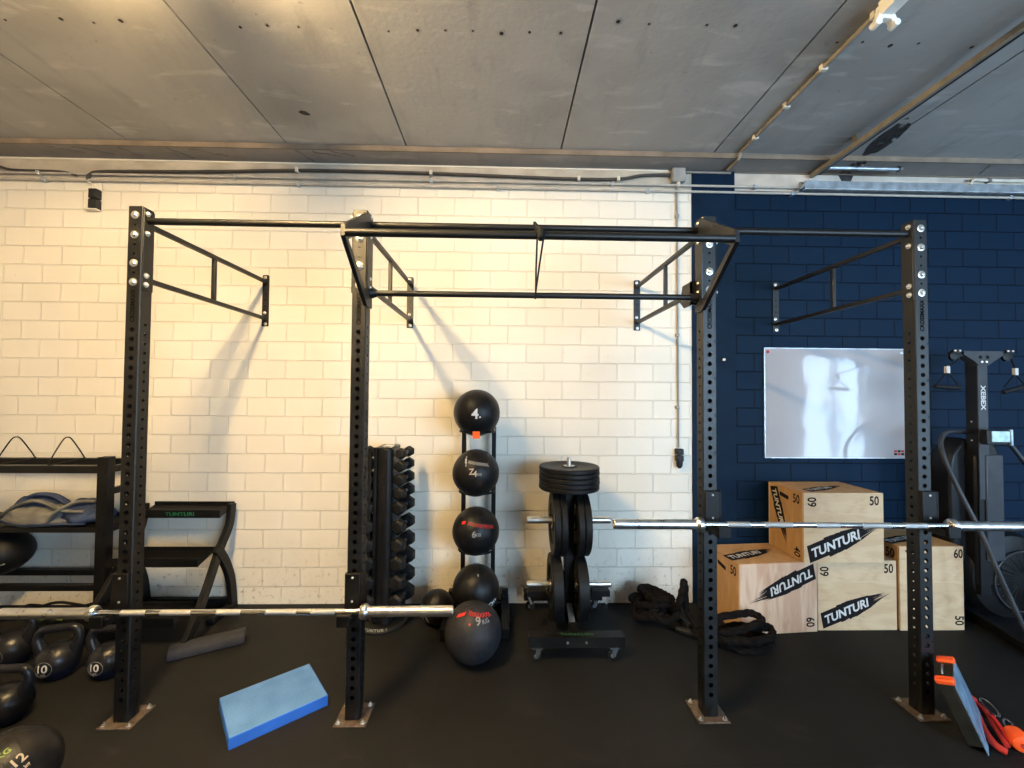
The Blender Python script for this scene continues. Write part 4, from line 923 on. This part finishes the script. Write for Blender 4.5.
b = MB(); b.box(XA+.02, XB-.015, 3.09, 3.385, .712, .722, 'dark_steel'); b.box(XA+PW, XB-PW, 3.082, 3.092, .690, .722, 'dark_steel'); b.box(XA+.02, XB-.02, 3.385, 3.392, .712, .75, 'dark_steel'); b.build('shelf', t_, bevel=.002)
for x in (-3.625, -3.25, -4.0, -4.35):
    b = MB(); b.tube(smooth_path([(x, 3.10, 1.165), (x-.005, 3.15, 1.25), (x-.005, 3.205, 1.335), (x-.005, 3.235, 1.35), (x-.005, 3.265, 1.335), (x, 3.32, 1.25), (x, 3.365, 1.178)], 4)+[Vector((x, 3.37, 1.178)), Vector((x, 3.30, 1.172)), Vector((x, 3.105, 1.163))], .0045, 'dark_steel', 7); b.build('wire_hook', t_)
# balance trainer, dome down on the lower rails
t_ = thing('balance_trainer', 'large black dome balance trainer on the lower rails of the storage rack', 'balance trainer', (-3.72, 3.17, .33))
b = MB(); pr = [(0, .318)]+[(.30*math.sin(a), .502-.184*math.cos(a)) for a in [PI*k/26 for k in range(1, 24)]]+[(0, .682)]
b.lathe(pr, (0, 0, 0), (0, 0, 1), 'rubber', 56)
for v in b.v: v.x, v.y = v.x-3.81, v.y*.75+3.215
b.build('dome', t_, ang=50)
b = MB()
def rim(lo, la): return Vector((-3.81+.303*math.cos(la)*math.sin(lo), 3.215-.227*math.cos(la)*math.cos(lo), .502+.187*math.sin(la)))
for k in range(8):
    lo = -.15+k*.17; la = -.62+.05*k
    b.tube([rim(lo, la), rim(lo+.04, la+.012), rim(lo+.08, la+.024)], .005, 'grey_print' if k % 2 else 'white_print', 5)
b.build('stitching', t_)
# folded sandbag on the shelf
t_ = thing('sandbag', 'faded blue and grey sandbag slumped on the storage rack shelf', 'sandbag', (-3.3, 3.22, .722))
def lump(b, c, s3, mt, seed, amp=.16, fl=.55):
    nu, nv = 40, 22; vs = []; fs = []; c = Vector(c)
    for j in range(nv+1):
        p = -PI/2+PI*j/nv
        for i in range(nu):
            a = 2*PI*i/nu; d = Vector((math.cos(p)*math.cos(a), math.cos(p)*math.sin(a), math.sin(p)))
            g = 1+amp*noise.noise(d*1.7+Vector((seed, 0, 0)))+amp*.5*noise.noise(Vector((d.x*6+seed, d.y*2, d.z*3)))
            z = d.z if d.z > -fl else -fl
            vs.append(c+Vector((d.x*s3[0]*g, d.y*s3[1]*g, z*s3[2]*(g if z > -fl else 1))))
    for j in range(nv):
        for i in range(nu): fs.append((j*nu+i, j*nu+(i+1) % nu, (j+1)*nu+(i+1) % nu, (j+1)*nu+i))
    b.add(vs, fs, mt)
b = MB(); lump(b, (-3.37, 3.20, .775), (.29, .12, .092), 'bag_light', 3.1); b.build('lower_body', t_, ang=80)
b = MB(); lump(b, (-3.42, 3.235, .83), (.21, .10, .085), 'bag_blue', 8.4, .22); b.build('upper_fold', t_, ang=80)
b = MB(); lump(b, (-3.06, 3.21, .80), (.155, .115, .10), 'bag_blue', 5.2, .2); b.build('end_fold', t_, ang=80)
for (pp, mt_, rr) in (([(-3.62, 3.16, .79), (-3.5, 3.13, .86), (-3.36, 3.12, .905), (-3.25, 3.12, .88), (-3.12, 3.10, .84), (-3.0, 3.12, .83)], 'bag_light', .020), ([(-3.24, 3.11, .75), (-3.17, 3.09, .83), (-3.06, 3.12, .895), (-2.96, 3.16, .89)], 'bag_light', .022), ([(-3.62, 3.13, .765), (-3.4, 3.085, .745), (-3.2, 3.083, .75), (-2.98, 3.10, .745)], 'bag_blue', .011), ([(-3.56, 3.2, .85), (-3.45, 3.2, .925), (-3.3, 3.2, .925), (-3.15, 3.17, .86)], 'bag_blue', .025)):
    b = MB(); b.tube(smooth_path(pp, 6), rr, mt_, 8, flat=.6); b.build('strap', t_)
# cable coil on the floor under the rack
b = MB(); random.seed(4); pp = [(-3.25+.28*math.cos(a)*(1+.1*math.sin(3*a)), 3.25+.09*math.sin(a), .02+.055*max(0, math.sin(2.5*a))+.012*k/9) for k, a in enumerate([k*.7 for k in range(28)])]
b.tube(smooth_path(pp, 5), .010, 'rubber_matt', 6); tag(b.build('jump_rope', loc=(-3.25, 3.25, 0)), 'tangled dark rope lying on the floor under the storage rack', 'jump rope')
b = MB(); b.tube(smooth_path([(-3.30, 3.14, .05), (-3.22, 3.12, .075), (-3.14, 3.13, .055)], 5), .007, 'green_bright', 7); tag(b.build('rope_handle', loc=(-3.22, 3.12, .03)), 'yellow-green rope handle lying on the dark rope under the storage rack', 'jump rope')

# ------------------------------------------------------------------ ski trainer at the right edge
t_ = thing('ski_trainer', 'black upright ski trainer with pulley head beside the tall box', 'ski trainer', (3.56, 3.1, 0))
b = MB(); b.box(3.523, 3.600, 3.035, 3.115, .25, 1.98, 'skierg_black'); b.box(3.524, 3.599, 3.03, 3.036, .95, 1.98, 'skierg_grey')
b.text('XEBEX', (3.562, 3.03, 1.70), (0, 0, -1), (1, 0, 0), .036, 'white_print', bold=.03, sx=1.25, off=.001)
for z in (1.52, 1.38): b.lathe([(.007, 0), (.007, .004)], (3.5228, 3.075, z), (-1, 0, 0), 'zinc', 8)
b.build('column', t_, bevel=.004)
b = MB(); b.prism([(3.41, 3.02, 2.045), (3.72, 3.02, 2.045), (3.72, 3.02, 2.02), (3.64, 3.02, 1.97), (3.60, 3.02, 1.94), (3.523, 3.02, 1.94), (3.49, 3.02, 1.97), (3.41, 3.02, 2.02)], (0, 1, 0), .07, 'skierg_grey')
for xx in (3.535, 3.59): b.lathe([(.013, 0), (.013, .002)], (xx, 3.02, 2.0), (0, -1, 0), 'hole_black', 12)
for xx in (3.545, 3.58): b.lathe([(.009, 0), (.008, .005)], (xx, 3.02, 1.965), (0, -1, 0), 'zinc', 10)
b.build('head', t_, bevel=.004)
for xx, s_, xh, zh in ((3.345, -1, 3.205, 1.775), (3.745, 1, 3.71, 1.765)):
    b = MB(); b.box(min(xx, 3.42 if s_ < 0 else 3.70), max(xx, 3.42 if s_ < 0 else 3.70), 3.03, 3.05, 2.005, 2.03, 'skierg_black'); b.lathe([(.028, -.012), (.038, -.010), (.026, 0), (.038, .010), (.028, .012)], (xx, 3.03, 2.01), (0, 1, 0), 'skierg_black', 20); b.box(xx-.03, xx+.03, 3.005, 3.015, 2.03, 2.055, 'skierg_black')
    for q in (-.018, .018): b.lathe([(.007, 0), (.007, .005)], (xx+q, 3.005, 2.045), (0, -1, 0), 'white_print', 8)
    b.build('pulley', t_)
    b = MB(); b.tube([(xx, 3.0, 1.985), (xx*.6+xh*.4, 2.98, 1.95), (xh, 2.95, zh+.15)], .0045, 'skierg_black', 6); b.box(xh-.012, xh+.012, 2.94, 2.96, zh+.10, zh+.15, 'white_print')
    b.tube([(xh, 2.95, zh+.11), (xh-.085, 2.95, zh+.01)], .005, 'skierg_black', 6); b.tube([(xh, 2.95, zh+.11), (xh+.085, 2.95, zh+.01)], .005, 'skierg_black', 6)
    b.build('cord', t_)
    b = MB(); b.cyl((xh-.095, 2.95, zh-(.025 if s_ > 0 else -.004)), (xh+.095, 2.95, zh+(.025 if s_ > 0 else -.006)), .016, 'rubber_matt', n=14, ch=.004); b.build('hand_grip', t_)
b = MB()
b.prism([(3.40, 3.12, .25), (3.40, 3.12, 1.20), (3.42, 3.12, 1.27), (3.47, 3.12, 1.33), (3.53, 3.12, 1.40), (3.53, 3.12, .25)], (0, 1, 0), .16, 'skierg_black'); b.build('rear_shroud', t_, bevel=.02)
b = MB(); b.prism([(3.515, 3.04, .30), (3.515, 3.04, 1.24), (3.54, 3.04, 1.33), (3.60, 3.04, 1.385), (3.65, 3.04, 1.37), (3.69, 3.04, 1.32), (3.705, 3.04, 1.24), (3.705, 3.04, .30)], (0, 1, 0), .20, 'skierg_black')
b.build('front_shroud', t_, bevel=.025)
b = MB(); b.box(3.565, 3.70, 3.022, 3.04, .50, 1.28, 'skierg_grey'); b.build('front_panel', t_, bevel=.012)
b = MB(); b.box(3.455, 3.63, 2.92, 2.96, 1.365, 1.47, 'skierg_black'); b.box(3.485, 3.615, 2.912, 2.92, 1.385, 1.462, 'screen'); b.box(3.615, 3.632, 2.905, 2.93, 1.36, 1.475, 'light_grey_metal'); b.bar((3.55, 2.96, 1.40), (3.55, 3.05, 1.38), .03, .03, 'skierg_black'); b.build('monitor', t_, bevel=.004)
for pp in ([(3.505, 3.1, 1.44), (3.355, 3.09, 1.44), (3.287, 3.07, 1.397), (3.257, 3.05, 1.34), (3.238, 3.0, 1.229), (3.269, 2.95, 1.052), (3.306, 2.91, .9), (3.352, 2.87, .731), (3.399, 2.83, .527), (3.485, 2.76, .18), (3.525, 2.73, .03)],
           [(3.60, 3.12, 1.44), (3.769, 3.1, 1.412), (3.805, 3.08, 1.369), (3.85, 3.05, 1.276), (3.91, 3.0, 1.115), (3.96, 2.95, .897), (4.02, 2.87, .60), (4.08, 2.76, .18), (4.10, 2.73, .03)]):
    b = MB(); b.tube(smooth_path(pp, 6), .015, 'skierg_grey', 12); b.build('frame_tube', t_)
b = MB(); cx, cy, cz = 3.80, 3.13, .37
b.lathe([(.0, -.09), (.22, -.09), (.30, -.05), (.33, 0), (.30, .06), (.2, .08), (0, .08)], (cx, cy, cz), (0, -1, 0), 'skierg_black', 56)
b.tube([(cx+.05+.22*math.cos(2*PI*k/48), cy-.095, cz-.02+.22*math.sin(2*PI*k/48)) for k in range(48)], .006, 'skierg_grey', 6, closed=True)
for k in range(24): b.tube([(cx+.05+.07*math.cos(2*PI*k/24), cy-.098, cz-.02+.07*math.sin(2*PI*k/24)), (cx+.05+.21*math.cos(2*PI*k/24+.3), cy-.096, cz-.02+.21*math.sin(2*PI*k/24+.3))], .0025, 'skierg_black', 4)
b.build('flywheel_housing', t_)
for (p0, p1) in (((3.66, 3.36, .035), (3.50, 2.66, .035)), ((3.6, 3.30, .035), (4.3, 3.30, .035)), ((3.44, 2.68, .035), (4.30, 2.68, .035))):
    b = MB(); b.bar(p0, p1, .05, .06, 'skierg_black'); b.build('base_rail', t_, bevel=.006)

# ------------------------------------------------------------------ grey case leaning on the far right post, straps and grip beside it
t_ = thing('step_platform', 'blue-grey step platform with orange corners leaning on the far right post', 'step platform', (2.25, 2.02, 0))
# slab: local frame along its length L (leaning), thickness T, width V
# near side edge runs from the top corner down to the floor; the deck edge direction is turned 45 degrees
ntop, nbot = Vector((2.155, 1.985, .335)), Vector((2.307, 1.972, 0)); ftop = Vector((2.365, 2.175, .335))
ldir = (ntop-nbot).normalized(); edge = (ftop-ntop); EW = edge.length; tdir = edge.normalized(); wdir = ldir.cross(tdir).normalized()
if wdir.x > 0: wdir = -wdir
ca, cb_ = nbot, ntop
b = MB(); Ls = (cb_-ca).length
def PT(l, w_, t3): return ca+ldir*l+wdir*w_+tdir*((t3+.07)/.13*EW)
def slab(b, l0, l1, w0, w1, t0, t1, mt):
    b.add([PT(l, w_, t3) for t3 in (t0, t1) for (l, w_) in ((l0, w0), (l1, w0), (l1, w1), (l0, w1))], [(3, 2, 1, 0), (4, 5, 6, 7), (0, 1, 5, 4), (1, 2, 6, 5), (2, 3, 7, 6), (3, 0, 4, 7)], mt)
slab(b, .04, Ls, 0, .06, -.066, .056, 'olive_case'); b.build('body', t_, bevel=.006)
b = MB(); slab(b, .004, Ls, -.006, 0, -.066, .056, 'grey_case'); b.build('side_panel', t_, bevel=.002)
for (ta, tb) in ((.034, .060), (-.070, -.046)):
    b = MB(); slab(b, Ls-.012, Ls+.014, -.008, .062, ta, tb, 'orange'); b.build('corner_bumper', t_, bevel=.006)
b = MB(); b.tube(smooth_path([PT(Ls-.01, .04, .025), PT(Ls+.012, .035, .01), PT(Ls+.012, .035, -.015), PT(Ls-.01, .04, -.03)], 5), .004, 'satin_steel', 8); b.build('handle', t_)
t_ = thing('resistance_tube', 'red rubber resistance tube with black clips on the floor by the platform', 'resistance tube', (2.42, 2.08, 0))
b = MB(); b.tube(smooth_path([(2.57, 2.26, .06), (2.53, 2.24, .08), (2.466, 2.155, .06), (2.41, 2.072, .04), (2.392, 2.01, .025), (2.41, 1.98, .018)], 6), .016, 'red_rubber', 12); b.build('outer_tube', t_)
b = MB(); b.tube(smooth_path([(2.56, 2.25, .06), (2.53, 2.17, .065), (2.495, 2.11, .05), (2.462, 2.04, .03), (2.45, 2.01, .02)], 6), .011, 'red_rubber', 10); b.tube(smooth_path([(2.515, 2.13, .075), (2.495, 2.07, .055), (2.47, 2.02, .035)], 5), .008, 'red_print', 8); b.build('inner_tube', t_)
for (p0, p1) in (((2.60, 2.25, .075), (2.575, 2.15, .055)), ((2.58, 2.13, .055), (2.55, 2.05, .040))):
    b = MB(); p0 = Vector(p0); p1 = Vector(p1); mdp = (p0+p1)/2; L2 = (p1-p0)/2; sd = Vector((.018, 0, .006))
    b.tube([mdp+L2*math.cos(2*PI*k/16)+sd*math.sin(2*PI*k/16) for k in range(16)], .006, 'dark_chrome', 8, closed=True); b.build('carabiner', t_)
b = MB(); b.tube(smooth_path([(2.56, 2.23, .03), (2.54, 2.15, .03), (2.53, 2.05, .02), (2.49, 2.02, .015)], 5), .010, 'rubber_matt', 8); b.build('strap', t_)
t_ = thing('grip_handle', 'bright orange round foam grip at the lower right corner', 'hand grip', (2.515, 2.02, 0))
b = MB(); b.lathe([(.010, -.045), (.030, -.045), (.040, -.037), (.043, -.015), (.043, .02), (.036, .038), (.02, .045), (0, .045)], (2.515, 2.02, .044), (-.45, -.88, .0), 'orange', 28); b.build('grip', t_)
b = MB(); b.lathe([(.012, 0), (.012, .004)], (2.515-.45*.045, 2.02-.88*.045, .044), (-.45, -.88, 0), 'red_rubber', 16); b.build('end_cap', t_)
